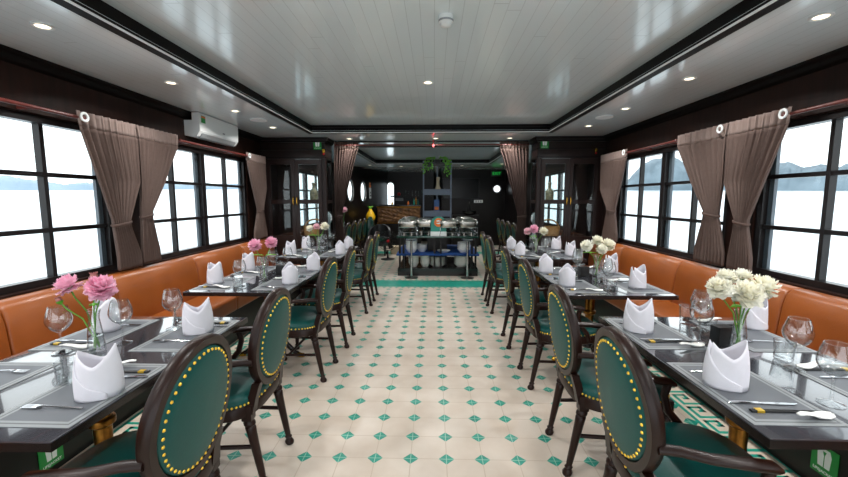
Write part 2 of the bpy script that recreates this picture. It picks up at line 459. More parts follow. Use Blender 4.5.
band(XL, XR, 6.17, 6.66); band(-1.9, 1.9, 10.0, 10.35)
struct(f.build('floor', ['floor_tile', 'tile_teal', 'tile_cream'], smooth=0), 'cream tiled floor with teal diamond insets')

# side walls with window openings (y0, y1)
ZS, ZW = .875, 1.98
WIN = [(-1.15, .75), (.99, 3.0), (3.27, 5.2), (6.35, 9.1)]
def side_wall(X, out, name, yend, label):
    f = MB(); a, b_ = X, X+out*.12
    f.bb(a, b_, YB, yend, 0, ZS); f.bb(a, b_, YB, yend, ZW, ZT+.05)
    ys = [YB] + [v for wv_ in WIN for v in wv_] + [yend]
    for k in range(0, len(ys), 2): f.bb(a, b_, ys[k], ys[k+1], ZS, ZW)
    # panelling: sill and head boards, thin vertical battens above the windows
    f.bb(a-out*.03, a, YB, 5.6, ZS-.035, ZS)
    f.bb(a-out*.02, a, YB, 5.6, ZW+.005, ZW+.05)
    return struct(f.build(name, 'wall_wood', smooth=0), label)
side_wall(XL, -1, 'wall_left', 9.3, 'dark brown panelled wall on the left')
side_wall(XR, 1, 'wall_right', 9.3, 'dark brown panelled wall on the right')
# windows: frame with mullions and rails, one pane each
def window(n, X, out, y0, y1):
    f = MB(); a, b_ = X+out*.015, X+out*.085; j = .055
    f.bb(a, b_, y0, y0+j, ZS, ZW); f.bb(a, b_, y1-j, y1, ZS, ZW)
    f.bb(a, b_, y0+j, y1-j, ZS, ZS+.045); f.bb(a, b_, y0+j, y1-j, ZW-.045, ZW)
    mid = (y0+y1)/2; f.bb(a, b_, mid-.034, mid+.034, ZS+.045, ZW-.045)
    for q in ((y0+mid)/2, (mid+y1)/2): f.bb(a+out*.012, b_-out*.012, q-.014, q+.014, ZS+.02, ZW-.02)
    for z in (1.235, 1.605): f.bb(a+out*.014, b_-out*.014, y0+.03, y1-.03, z-.015, z+.015)
    o = f.build('window_%d' % n, 'frame_paint', smooth=0); struct(o, 'dark framed window %s' % n)
    g = MB()
    for p, q in ((y0, mid), (mid, y1)):   # sliding sash edges in grey metal
        g.bb(b_-out*.03, b_-out*.006, q-.085 if q == mid else q-.095, q-.04 if q == mid else q-.055, ZS+.045, ZW-.045)
    g.build('sash_edge', 'frame_grey', o, smooth=0)
    p = MB(); p.bb(X+out*.048, X+out*.053, y0+.03, y1-.03, ZS+.02, ZW-.02); p.build('pane', 'pane_glass', o, smooth=0)
    return o
sides = (('left', XL, -1), ('right', XR, 1)); k = 1
poss = ('behind the camera', 'nearest the camera', 'beyond the double curtains', 'beyond the corner cabinet')
for nm, X, out in sides:
    for (y0, y1), ps in zip(WIN, poss):
        o = window(k, X, out, y0, y1); o['label'] = 'dark framed %s window %s' % (nm, ps); o['category'] = 'window'; k += 1

# ceiling: low soffit with two raised trays
def ring_frame(f, x0, x1, y0, y1, prof):
    """prof: closed (outset, z) polygon swept round the rectangle"""
    f.rings([[(cx_ + sx_*q, cy_ + sy_*q, z) for q, z in prof] for (cx_, cy_, sx_, sy_) in
             ((x0, y0, -1, -1), (x1, y0, 1, -1), (x1, y1, 1, 1), (x0, y1, -1, 1))], closed=True)
T1 = (XC-.01-1.57, XC-.01+1.57, YB+.3, 5.17); T2 = (XC-1.42, XC+1.42, 6.62, 9.75)
f = MB(); YE = 13.4
f.bb(XL-.1, T1[0], YB, YE, ZC, ZC+.02); f.bb(T1[1], XR+.1, YB, YE, ZC, ZC+.02)
f.bb(T1[0], T1[1], YB, T1[2], ZC, ZC+.02); f.bb(T1[0], T1[1], T1[3], T2[2], ZC, ZC+.02)
f.bb(T1[0], T1[1], T2[3], YE, ZC, ZC+.02)
f.bb(T1[0], T2[0], T2[2], T2[3], ZC, ZC+.02); f.bb(T2[1], T1[1], T2[2], T2[3], ZC, ZC+.02)
for T in (T1, T2):
    f.bb(T[0]-.05, T[1]+.05, T[2]-.05, T[3]+.05, ZT, ZT+.02)
struct(f.build('ceiling', 'ceiling_plank', smooth=0), 'white glossy plank ceiling')
for i, T in enumerate((T1, T2)):
    f = MB(); ring_frame(f, *T, [(.055, ZC), (.055, ZC-.014), (-.008, ZC-.014), (-.008, ZC+.012), (.003, ZC+.02), (.003, ZT-.035), (.012, ZT-.03), (.012, ZT), (.05, ZT), (.05, ZC+.02), (.02, ZC+.02)])
    struct(f.build('trim_%d' % (i*2+1), 'moulding', smooth=0), 'dark moulding framing the %s raised ceiling' % ('near', 'far')[i])
    f = MB(); ring_frame(f, *T, [(-.0075, ZC-.0145), (-.014, ZC-.0145), (-.014, ZC-.004), (-.0075, ZC-.004)])
    struct(f.build('trim_%d' % (i*2+2), 'bead_white', smooth=0), 'thin white bead along the %s ceiling moulding' % ('near', 'far')[i])
for i, (X, s_) in enumerate(((XL, 1), (XR, -1))):
    f = MB(); f.rings([[(X, y, ZC), (X+s_*.075, y, ZC), (X+s_*.075, y, ZC-.015), (X+s_*.05, y, ZC-.03), (X+s_*.03, y, ZC-.055), (X, y, ZC-.07)] for y in (YB, 5.6)])
    struct(f.build('trim_%d' % (5+i), 'moulding', smooth=0), 'black crown moulding above the %s windows' % ('left', 'right')[i])
f = MB(); f.bb(-1.53, 1.43, 5.955, 5.985, ZC-.022, ZC)
struct(f.build('trim_7', 'black_wood', smooth=0), 'thin dark ceiling batten over the divider curtains')

# far room: hull walls closing in towards the bow, with portholes
def holed(f, A, B, z0, z1, hole, n=32):
    """vertical panel from A to B (x,y) with a hole: list of (s, z), s metres along it"""
    A = Vector((*A, 0)); B = Vector((*B, 0)); Ln = (B-A).length; u = (B-A)/Ln
    cs = sum(p[0] for p in hole)/len(hole); cz = sum(p[1] for p in hole)/len(hole)
    outer = []
    for s_, z in hole:
        dx, dz = s_-cs, z-cz; k = 1e9
        if dx > 1e-9: k = min(k, (Ln-cs)/dx)
        if dx < -1e-9: k = min(k, -cs/dx)
        if dz > 1e-9: k = min(k, (z1-cz)/dz)
        if dz < -1e-9: k = min(k, (z0-cz)/dz)
        outer.append((cs+dx*k, cz+dz*k))
    P = lambda q: A + u*q[0] + Vector((0, 0, q[1]))
    vo = [f.bm.verts.new(P(q)) for q in outer]; vi = [f.bm.verts.new(P(q)) for q in hole]
    m_ = len(hole)
    for i in range(m_): f.bm.faces.new((vo[i], vo[(i+1) % m_], vi[(i+1) % m_], vi[i]))
    corner = [(0, z0), (Ln, z0), (Ln, z1), (0, z1)]
    for c in corner:   # fill the corners the radial projection cuts off
        i = min(range(m_), key=lambda i: min((outer[i][0]-c[0])**2+(outer[i][1]-c[1])**2, 9e9))
        best = None
        for j in range(m_):
            a, b_ = outer[j], outer[(j+1) % m_]
            if (abs(a[0]-c[0]) < 1e-6 and abs(b_[1]-c[1]) < 1e-6) or (abs(a[1]-c[1]) < 1e-6 and abs(b_[0]-c[0]) < 1e-6): best = j
        if best is not None and (outer[best] != c and outer[(best+1) % m_] != c):
            try: f.bm.faces.new((vo[best], f.bm.verts.new(P(c)), vo[(best+1) % m_]))
            except ValueError: pass
def circ(s_, z, r, n=32, k=1): return [(s_+k*r*math.cos(2*PI*(i+.5)/n), z+r*math.sin(2*PI*(i+.5)/n)) for i in range(n)]
hullL = [(-2.55, 9.3), (-2.42, 9.81), (-2.16, 10.82), (-1.95, 11.64), (-1.6, 13.0)]
f = MB()
def plain(f, A, B, z0=0, z1=2.36): f.grid([[(*A, z0), (*B, z0)], [(*A, z1), (*B, z1)]])
plain(f, hullL[0], hullL[1]); plain(f, hullL[3], hullL[4])
def seglen(A, B): return math.hypot(B[0]-A[0], B[1]-A[1])
PH = []
for A, B, z in ((hullL[1], hullL[2], 1.66), (hullL[2], hullL[3], 1.64)):
    s_ = seglen(A, B)*(.52 if A is hullL[1] else .36); holed(f, A, B, 0, 2.36, circ(s_, z, .29, 32, .66)); PH.append((A, B, s_, z, .29, .66))
struct(f.build('wall_left.001', 'black_wood', smooth=0, solid=.05), 'dark hull wall of the far room, left')
f = MB(); AR = ((-1.6, 13.0), (.5, 13.0))
arch = [(.0+.0, 0)]
aw, az0, az1 = .12, 1.24, 1.87
hole = [(.13+aw*math.cos(a), az1+aw*math.sin(a)) for a in [PI*(i+.5)/12 for i in range(12)]] + [(.13-aw, az0+.2), (.13-aw, az0), (.13, az0), (.13+aw, az0), (.13+aw, az0+.2)]
holed(f, (-1.62, 13.0), (-1.24, 13.0), 0, 2.36, [(q+.02, z) for q, z in hole]); plain(f, (-1.24, 13.0), (.02, 13.0))
plain(f, (.0, 13.0), (.25, 11.85)); plain(f, (.25, 11.85), (1.66, 11.85))
struct(f.build('wall_back', 'black_wood', smooth=0, solid=.05), 'dark end wall behind the bar and screen')
f = MB()
A, B = (1.66, 11.85), (2.2, 11.85); holed(f, A, B, 0, 2.36, circ(.26, 1.74, .105)); PH.append((A, B, .26, 1.74, .105, 1))
plain(f, (2.2, 11.85), (2.45, 9.3))
struct(f.build('wall_right.001', 'black_wood', smooth=0, solid=.05), 'dark far wall at the right with a small porthole')
for i, (A, B, s_, z, r, kx) in enumerate(PH):
    u = Vector((B[0]-A[0], B[1]-A[1], 0)).normalized(); c = Vector((*A, z)) + u*s_; nrm = Vector((u.y, -u.x, 0))
    f = MB(); f.tube([c + nrm*.03 + u*(r+.012)*kx*math.cos(2*PI*k/32) + Vector((0, 0, (r+.012)*math.sin(2*PI*k/32))) for k in range(32)], .018, 8, closed=True)
    o = f.build('window_%d' % (11+i), 'steel_dark'); struct(o, ('oval porthole in the left hull wall nearer the camera', 'oval porthole in the left hull wall farther away', 'small round porthole in the far right wall')[i]); o['category'] = 'porthole'
    g = MB(); g.rings([[c + nrm*d_ + u*r*kx*math.cos(2*PI*k/32) + Vector((0, 0, r*math.sin(2*PI*k/32))) for k in range(32)] for d_ in (-.003, .003)])
    g.build('pane', 'pane_glass', o)
f = MB(); cx_ = -1.6+.13
pts = [(cx_-aw, 12.97, az0)] + [(cx_-aw*math.cos(a), 12.97, az1+aw*math.sin(a)) for a in [PI*i/14 for i in range(15)]] + [(cx_+aw, 12.97, az0)]
f.tube(pts, .015, 8); o = f.build('window_14', 'steel_dark'); struct(o, 'narrow arched window behind the bar'); o['category'] = 'window'
g = MB(); g.prism([(p[0], p[2]) for p in pts], -.003, .003, Matrix.Translation((0, 13.0, 0)) @ Matrix.Rotation(PI/2, 4, 'X')); g.build('pane', 'pane_glass', o)

# ------------------------------------------------------------ ceiling lamps and fittings
def lamp_proto():
    r = thing('ceiling_downlight', 'x', 'lamp')
    f = MB(); f.lathe([(.032, -.001), (.046, -.001), (.048, -.005), (.043, -.008), (.032, -.006)], n=28, caps=False); f.build('trim_ring', 'white_plastic', r)
    f = MB(); f.lathe([(0, -.003), (.031, -.003), (.031, -.0045), (0, -.0045)], n=28); f.build('lens', 'lamp_glow', r)
    ld = bpy.data.lights.new('bulb', 'AREA'); ld.shape = 'DISK'; ld.size = .09; ld.energy = LAMP_W; ld.color = (1, .985, .96); ld.spread = math.radians(150)
    lo = bpy.data.objects.new('bulb', ld); COL.objects.link(lo); lo.parent = r; lo.location = (0, 0, -.012)
    return r
LK = Kind(lamp_proto())
ordn = ('first', 'second', 'third', 'fourth')
for nm, X in (('left', -2.0), ('right', 1.87)):
    for i, Y in enumerate((2.0, 2.96, 3.9, 4.8)):
        LK.put((X, Y, ZC), 0, 'small round recessed ceiling lamp over the %s benches, %s from the camera' % (nm, ordn[i]), 'lamp', 'lamps over the %s benches' % nm)
    for i, Y in enumerate((1.05, .1, -.85)):
        LK.put((X, Y, ZC), 0, 'round recessed ceiling lamp over the %s benches, above or behind the camera' % nm, 'lamp', 'lamps over the %s benches above the camera' % nm)
LK.put((-.054, 3.33, ZT), 0, 'single recessed lamp in the middle of the raised ceiling', 'lamp')
for y in (1.3, -.7):
    LK.put((-.054, y, ZT), 0, 'recessed lamp in the raised ceiling above the camera', 'lamp', 'raised ceiling lamps above the camera')
for (x, y, l) in ((-1.25, 5.72, 'lamp in the low ceiling before the left divider curtain'), (.02, 5.72, 'lamp in the low ceiling above the red bracket'), (1.1, 5.72, 'lamp in the low ceiling before the right divider curtain'),
                  (-1.7, 10.2, 'far left lamp in the low ceiling beyond the second raised ceiling'), (-.9, 10.6, 'far lamp in the low ceiling above the bar front'), (.75, 10.4, 'far lamp in the low ceiling before the screen'), (1.72, 9.9, 'far right lamp in the low ceiling before the porthole'),
                  (-1.75, 8.2, 'lamp over the chairs beyond the left divider curtain'), (1.7, 8.2, 'lamp over the chairs beyond the right divider curtain')):
    LK.put((x, y, ZC), 0, 'small recessed ' + l, 'lamp', 'lamps in the far low ceiling')
f = MB(); f.lathe([(0, 0), (.038, 0), (.040, -.022), (.038, -.034), (.03, -.038), (.028, -.05), (.02, -.056), (0, -.058)], n=28)
r = thing('smoke_detector', 'white round smoke detector on the raised ceiling', 'detector', (.061, 2.16, ZT)); f.build('housing', 'white_plastic', r)
f = MB(); f.lathe([(.0385, -.033), (.0405, -.029), (.041, -.024)], n=28, caps=False); f.build('vent_ring', 'grey_plastic', r)
for X, Y, nm in ((-1.97, 4.35, 'left'), (1.84, 4.3, 'right')):
    r = thing('ceiling_speaker', 'flat round white speaker grille on the %s low ceiling' % nm, 'speaker', (X, Y, ZC))
    f = MB(); f.lathe([(0, -.004), (.078, -.004), (.09, -.001), (.09, -.009), (.08, -.011), (0, -.01)], n=30); f.build('grille', 'white_plastic', r)

# ------------------------------------------------------------ air conditioners
def aircon(X, s_, y0, y1, z0, z1, label, q=-1):
    r = thing('air_conditioner', label, 'air conditioner', (X, (y0+y1)/2, z0)); w_ = (y1-y0)/2; h = z1-z0
    prof = [(0, 0.015), (.10, 0), (.125, .012), (.158, .06), (.162, h-.02), (.155, h), (.082, h), (.082, h-.075), (0, h-.075)]
    f = MB(); f.rings([[(s_*a, y, z) for a, z in prof] for y in (-w_, -w_+.012, w_-.012, w_)]); f.build('body', 'white_plastic', r, smooth=25)
    f = MB(); f.rings([[(s_*a, y, z) for a, z in ((.105, -.001), (.126, .010), (.150, .044), (.154, .042), (.130, .005), (.107, -.006))] for y in (-w_+.05, w_-.05)]); f.build('louver', 'grey_plastic', r, smooth=25)
    f = MB(); qa, qb = q*(w_-.03), q*(w_-(.10 if q < 0 else .16)); f.bb(s_*.160, s_*.1635, min(qa, qb), max(qa, qb), h-.095, h-.025); f.mi = 1; f.bb(s_*.163, s_*.164, min(qa, qb), max(qa, qb), h-.045, h-.03); f.build('energy_sticker', ['green_sign', 'orange_paint'], r, smooth=0)
    f = MB(); f.bb(s_*.158, s_*.1635, w_-.34, w_-.30, h*.38, h*.44); f.build('badge', 'grey_plastic', r, smooth=0)
    return r
aircon(XL, 1, 3.93, 4.70, 2.075, 2.318, 'white split air conditioner on the left wall above the curtains')
aircon(XR, -1, 1.42, 2.17, 2.065, 2.318, 'white split air conditioner cut off at the right picture edge', 1)

# ------------------------------------------------------------ wall benches
def bench(X, s_, nm):
    r = thing('wall_bench', 'long orange leather bench with dark base along the %s windows' % nm, 'bench', (X, 0, 0))
    Y0, Y1 = -1.2, 5.58
    f = MB(); f.bb(s_*.002, s_*.53, Y0, Y1, 0, .33); f.build('base', 'black_wood', r, smooth=0)
    cuts = [-1.2, -.15, .9, 2.0 if s_ > 0 else 1.4, 2.75 if s_ > 0 else 2.5, 3.72 if s_ > 0 else 3.6, 4.68, Y1]
    for a, b_ in zip(cuts, cuts[1:]):
        f = MB(); f.box((s_*.34, (a+b_)/2, .40), (.46, b_-a-.003, .15), None, .035, 3); f.build('seat_cushion', 'leather_orange', r, smooth=60)
        f = MB()
        prof = [(.004, .42), (.20, .42), (.205, .55), (.185, .75), (.165, .83), (.13, .862), (.07, .868), (.02, .86), (.004, .84)]
        n = b_-a; g = .0015
        def rg(y, ins): return [(s_*max(.004, q-ins), y, z-ins*.6 if z > .8 else z) for q, z in prof]
        f.rings([rg(a+g, .022), rg(a+g+.006, .008), rg(a+g+.02, 0), rg(b_-g-.02, 0), rg(b_-g-.006, .008), rg(b_-g, .022)])
        f.build('back_cushion', 'leather_orange', r, smooth=60)
    return r
bench(XL, 1, 'left'); bench(XR, -1, 'right')
# life jacket signs on the bench bases (written boards)
def vest(f, M4, s, ib):
    """simple white life-jacket pictogram, s high, on plane x-y of M4"""
    f.mi = ib
    L_ = [(-.30, -.5), (-.03, -.5), (-.03, .12), (-.14, .5), (-.26, .5), (-.36, .2)]
    for q in (1, -1):
        p = [(q*x*s, y*s) for x, y in L_]
        f.prism(p if q > 0 else p[::-1], 0, .0012, M4)
    f.prism([(-.16*s, .36*s), (.16*s, .36*s), (.13*s, .5*s), (-.13*s, .5*s)], 0, .0012, M4)
def lj_sign(name, loc, rz, wd, ht, label, txt=True):
    r = thing(name, label, 'sign', loc, rz)
    f = MB(); f.bb(-wd/2, wd/2, -.004, 0, -ht/2, ht/2); f.build('board', 'green_sign', r, smooth=0)
    f = MB(); P = Matrix.Translation((0, -.0042, ht*.1)) @ Matrix.Rotation(PI/2, 4, 'X')
    vest(f, P, ht*.62, 0)
    if txt: f.add_text('LIFEJACKET', wd*.155, Matrix.Translation((0, -.0045, -ht*.37)) @ Matrix.Rotation(PI/2, 4, 'X'))
    f.build('lettering', 'sign_white', r, smooth=0)
    return r
lj_sign('life_jacket_sign', (XL+.531, 1.835, .105), PI/2, .125, .135, 'green lifejacket sign low on the left bench base under the nearest table')
lj_sign('life_jacket_sign', (XR-.531, 1.80, .165), -PI/2, .125, .15, 'green lifejacket sign low on the right bench base under the nearest table')

# ------------------------------------------------------------ window rods and curtains
def rod(p0, p1, label, m_='red_wood', r_=.012, group=None):
    r = thing('curtain_rod', label, 'curtain rod', p0, 0, group)
    d = Vector(p1)-Vector(p0)
    f = MB(); f.tube([(0, 0, 0), d], r_, 12); f.build('pole', m_, r)
    f = MB()
    for e, q in (((0, 0, 0), -1), (tuple(d), 1)): f.ball(e, r_*1.5, 10)
    f.build('finials', m_, r)
    return r, d
for X, s_, nm in ((XL, 1, 'left'), (XR, -1, 'right')):
    for (y0, y1), ps in (((-1.2, .9), 'behind the camera'), ((1.0, 2.68), 'nearest the camera'), ((3.68 if X < 0 else 3.83, 4.97 if X < 0 else 4.78), 'beyond the double curtains')):
        if y0 < 0: continue
        r, d = rod((X+s_*.115, y0, 2.0), (X+s_*.115, y1, 2.0), 'red-brown curtain rod above the %s window %s' % (nm, ps))
        for y in (.12, y1-y0-.35):
            f = MB(); f.bb(-s_*.113, 0, y-.012, y+.012, -.012, .012); f.build('bracket', 'red_wood', r, smooth=0)
def drape(rows, nf, amp, nrm, band, r, mats=('drape', 'drape_band'), nu=157, nv=44, seed=0):
    """rows: (z, a, b, depth scale) key sections along the hanging direction in the local frame; a..b along u axis"""
    rnd = random.Random(seed); ph = [rnd.uniform(-.5, .5) for _ in range(nf+1)]
    def at(z):
        for p, q in zip(rows, rows[1:]):
            if p[0] >= z >= q[0]:
                t = (p[0]-z)/(p[0]-q[0]); t = t**.9 if p[4] else t
                return [lerp(p[k], q[k], t) for k in (1, 2, 3)]
        return rows[-1][1:4]
    zt, zb = rows[0][0], rows[-1][0]
    f = MB(); G = []
    for j in range(nv+1):
        z = lerp(zt, zb, j/nv); a, b_, am = at(z); row = []
        for i in range(nu):
            u = i/(nu-1); k = u*nf
            wv_ = math.sin(2*PI*k + ph[int(k) % (nf+1)]*.6*math.sin(PI*(k % 1)) + .25*math.sin(j*.11+u*9))
            sec = .3*math.sin(4*PI*k+1.3*u+z)
            dd = amp*am*(wv_+sec)
            s2 = lerp(a, b_, u) + .12*abs(b_-a)/nf*math.cos(2*PI*k)*am
            row.append(Vector((nrm[0]*dd, nrm[1]*dd, z)) + Vector((-nrm[1]*s2, nrm[0]*s2, 0)) if False else Vector((nrm[0]*dd + abs(nrm[1])*s2, nrm[1]*dd + abs(nrm[0])*s2, z)))
        G.append(row)
    jb = max(1, round(band/(zt-zb)*nv))
    f.grid(G[jb:]); f.build('panel', mats[0], r, smooth=80, solid=.003)
    if jb:
        f = MB(); f.grid(G[:jb+1]); f.build('heading_band', mats[1], r, smooth=80, solid=.004)
def tieback(r, a, b_, z, nrm, m_='drape'):
    c = (a+b_)/2; hw = abs(b_-a)/2+.008; pts = []
    for i in range(20):
        t = 2*PI*i/20; u, dd = hw*math.cos(t), .030*math.sin(t)
        pts.append((nrm[0]*dd+abs(nrm[1])*(c+u), nrm[1]*dd+abs(nrm[0])*(c+u), z+.012*math.cos(t)))
    f = MB(); f.tube(pts, [(.0035, .011)]*20, 8, closed=True); f.build('tieback', m_, r)
def side_curtain(X, s_, top, tie, bot, ztie, zbot, label, grom, seed, straight=1):
    r = thing('curtain', label, 'curtain', (X+s_*.115, 0, 0))
    rows = [(2.045, top[0], top[1], .75, 0), (1.93, top[0]+.01, top[1]-.004, .9, 0), (1.58, lerp(top[0], tie[0], .55) if straight else top[0]+.005, lerp(top[1], tie[1], .55) if not straight else top[1]-.01, .95, 0), (ztie+.03, tie[0], tie[1], .8, 0), (ztie-.03, tie[0], tie[1], .8, 1), (zbot+.10, bot[0], bot[1], 1.0, 0), (zbot, bot[0], bot[1], 1.05, 0)]
    drape(rows, 9, .019, (s_, 0), .105, r, seed=seed)
    tieback(r, tie[0], tie[1], ztie, (s_, 0))
    if grom is not None:
        f = MB(); f.tube([(s_*.04+.0*q, grom+.008+.026*math.cos(q), 2.002+.026*math.sin(q)) for q in [2*PI*k/24 for k in range(24)]], [(.009, .006)]*24, 8, closed=True)
        f.build('grommet', 'white_plastic', r)
    return r
side_curtain(XL, 1, (2.60, 3.15), (2.83, 3.00), (2.85, 3.08), 1.25, .89, 'brown tied curtain on the left wall, nearer of the pair between the windows', 2.62, 1)
side_curtain(XL, 1, (3.13, 3.64), (3.12, 3.24), (3.10, 3.30), 1.30, .90, 'brown tied curtain on the left wall, farther of the pair between the windows', None, 2, 0)
side_curtain(XL, 1, (4.96, 5.54), (5.22, 5.40), (5.10, 5.48), 1.28, .89, 'brown tied curtain at the far end of the left windows beside the cabinet', 4.98, 3)
side_curtain(XR, -1, (2.62, 3.19), (2.90, 3.03), (2.84, 3.06), 1.26, .90, 'brown tied curtain on the right wall, nearer of the pair between the windows', 2.64, 4)
side_curtain(XR, -1, (3.165, 3.80), (3.20, 3.38), (3.10, 3.45), 1.31, .90, 'brown tied curtain on the right wall, farther of the pair between the windows', 3.20, 5, 0)
side_curtain(XR, -1, (4.75, 5.50), (5.00, 5.24), (4.92, 5.32), 1.29, .89, 'brown tied curtain at the far end of the right windows beside the cabinet', 4.77, 6)
# divider between the two rooms
r, d = rod((-1.5, 5.9, 2.255), (1.42, 5.9, 2.255), 'long red-brown rod across the room carrying the divider curtains', r_=.012)
f = MB(); f.bb(1.477, 1.493, -.012, .012, 0, ZC-2.255); f.bb(1.469, 1.501, -.02, .02, -.03, .02); f.build('bracket', 'red_plastic', r, smooth=0)
def divider(a, b_, tie, bot, nm, seed):
    r = thing('divider_curtain', 'long dark brown curtain tied to the %s of the passage to the far room' % nm, 'curtain', (0, 5.9, 0))
    rows = [(2.30, a, b_, .8, 0), (2.2, a, b_, 1, 1), (1.20, tie[0], tie[1], .8, 0), (1.14, tie[0], tie[1], .8, 1), (.5, bot[0], bot[1], 1, 0), (.08, bot[0], bot[1], 1, 0)]
    drape(rows, 9, .018, (0, -1), .09, r, ('drape_dark', 'drape'), seed=seed); tieback(r, tie[0], tie[1], 1.17, (0, -1), 'drape_dark')
divider(-1.53, -1.16, (-1.53, -1.43), (-1.53, -1.34), 'left', 8); divider(.98, 1.42, (1.28, 1.41), (1.22, 1.41), 'right', 9)

# ------------------------------------------------------------ corner cabinets
def cabinet(s_, label):
    """s_ = -1 left, +1 right; local x runs from the aisle corner (0) to the wall (W)"""
    x_in = XC + s_*1.535; W = abs((XL if s_ < 0 else XR) - x_in) - .002
    r = thing('corner_cabinet', label, 'cabinet', (x_in, 5.62, 0)); X = lambda a: s_*a
    D = .36
    f = MB()
    f.bb(X(0), X(W), 0, D, 0, .10); f.bb(X(0), X(W), .03, D, .82, .86); f.bb(X(0), X(W), .0, D, 2.02, 2.30)
    f.bb(X(0), X(.06), 0, .05, .1, 2.02); f.bb(X(W-.10), X(W), 0, D, .1, 2.02)
    f.bb(X(0), X(.05), D-.05, D, .1, 2.02); f.bb(X(.58), X(W-.1), D-.02, D, .1, 2.02)   # back closed on the wall half only
    f.bb(X(0), X(W), D-.02, D, .1, .84); f.bb(X(0), X(.02), .05, D-.05, .1, .84)
    for z in (1.40,): f.bb(X(0), X(.03), .05, D-.05, z-.025, z+.025)
    f.build('body', 'cabinet_wood', r, smooth=0)
    f = MB()
    def crown(z0, z1, o):
        f.bb(X(-o), X(W), -o, D-.02, z0, z1)
    crown(2.03, 2.05, .012); crown(2.15, 2.165, .015); crown(2.255, 2.285, .03); crown(2.285, ZC-.001, .05)
    f.build('cornice', 'black_wood', r, smooth=0)
    f = MB(); f.bb(X(.002), X(.012), .05, D-.05, .86, 2.02); f.build('side_pane', 'cabinet_glass', r, smooth=0)
    f = MB(); f.bb(X(.06), X(.57), D-.016, D-.008, .86, 2.0); f.build('back_pane', 'cabinet_glass', r, smooth=0)
    f = MB(); f.bb(X(.065), X(W-.105), .04, D-.025, 1.392, 1.40); f.build('shelf', 'cabinet_glass', r, smooth=0)
    x0, x1 = .06, W-.10; mid = (x0+x1)/2 - .01
    for k, (a, b_) in enumerate(((x0, mid-.002), (mid+.002, x1))):
        d = MB(); st = .055
        for (p, q, u, v) in ((a, a+st, .105, 2.015), (b_-st, b_, .105, 2.015), (a+st, b_-st, .105, .17), (a+st, b_-st, .82, .90), (a+st, b_-st, 1.37, 1.43), (a+st, b_-st, 1.94, 2.015)):
            d.bb(X(p), X(q), -.022, 0, u, v)
        d.bb(X(a+st), X(b_-st), -.014, -.004, .17, .82)
        d.bb(X(a+st+.04), X(b_-st-.04), -.02, -.004, .22, .77, .006, 1)
        do = d.build('door', 'cabinet_wood', r, smooth=0)
        for (u, v) in ((.90, 1.37), (1.43, 1.94)):
            g = MB(); g.bb(X(a+st), X(b_-st), -.012, -.008, u, v); g.build('glass_pane', 'cabinet_glass', do, smooth=0)
        h = MB(); hx = X(b_-.025 if k == 0 else a+.025)
        h.tube([(hx, -.024, 1.35), (hx, -.05, 1.365), (hx, -.055, 1.41), (hx, -.05, 1.455), (hx, -.024, 1.47)], [.008, .007, .009, .007, .008], 8)
        h.build('handle', 'brass', do)
    return r, X, x_in
rL, XcL, xiL = cabinet(-1, 'tall dark glazed corner cabinet on the left, between window and passage')
rR, XcR, xiR = cabinet(1, 'tall dark glazed corner cabinet on the right, between window and passage')
lj_sign('life_jacket_sign', (-1.69, 5.60, 2.225), 0, .115, .145, 'small green lifejacket sign high on the left corner cabinet')
lj_sign('life_jacket_sign', (1.575, 5.60, 2.23), 0, .115, .145, 'small green lifejacket sign high on the right corner cabinet')
for s_, xi, nm in ((-1, xiL, 'left'), (1, xiR, 'right')):
    f = MB(); f.lathe([(0, 0), (.058, 0), (.062, .02), (.06, .06), (.062, .12), (.056, .16), (.03, .19), (.022, .2), (.022, .25), (.03, .27), (.024, .285), (0, .285)], n=20)
    tag(f.build('decanter', 'glaze_dark', loc=(xi+s_*.24, 5.80, 1.401)), 'patterned long-necked vase behind the glass of the %s cabinet' % nm, 'vase')
    t_ = thing('wicker_basket', 'tan handled basket on the lower shelf of the %s cabinet' % nm, 'basket', (xi+s_*.24, 5.80, .861))
    f = MB(); f.rings([[(a*q, b_*q2, z) for a, b_ in sup(.15, .09, 4, 28)] for q, q2, z in ((.9, .9, 0), (1, 1, .02), (1.06, 1.05, .10), (1.1, 1.1, .17), (1.05, 1.05, .17), (.95, .95, .03))], cap1=True); f.build('basket_body', 'wicker', t_)
    f = MB(); f.tube([(-.15*math.cos(a), 0, .15+.12*math.sin(a)) for a in [PI*i/14 for i in range(15)]], .012, 8); f.build('handle', 'wicker', t_)
    t_ = thing('round_jar', 'pale round jar with a blue-grey face above the basket in the %s cabinet' % nm, 'jar', (xi+s_*.07, 5.88, .861))
    f = MB(); f.lathe([(0, 0), (.05, 0), (.045, .12), (.05, .2), (.075, .26), (.07, .33), (.04, .37), (0, .385)], n=20); f.build('jar_body', 'glaze_white', t_)

# alarm pulls beside the cabinets
for X, nm in ((-1.60, 'left'), (2.30, 'right')):
    r = thing('alarm_bell', 'tiny brass and red alarm fitting on the %s corner cabinet' % nm, 'alarm', (X, 5.60, 2.10))
    f = MB(); f.box((0, -.012, .03), (.03, .024, .05), None, .005); f.build('bell', 'brass', r)
    f = MB(); f.ball((0, -.012, -.012), .014); f.build('bulb', 'red_plastic', r)

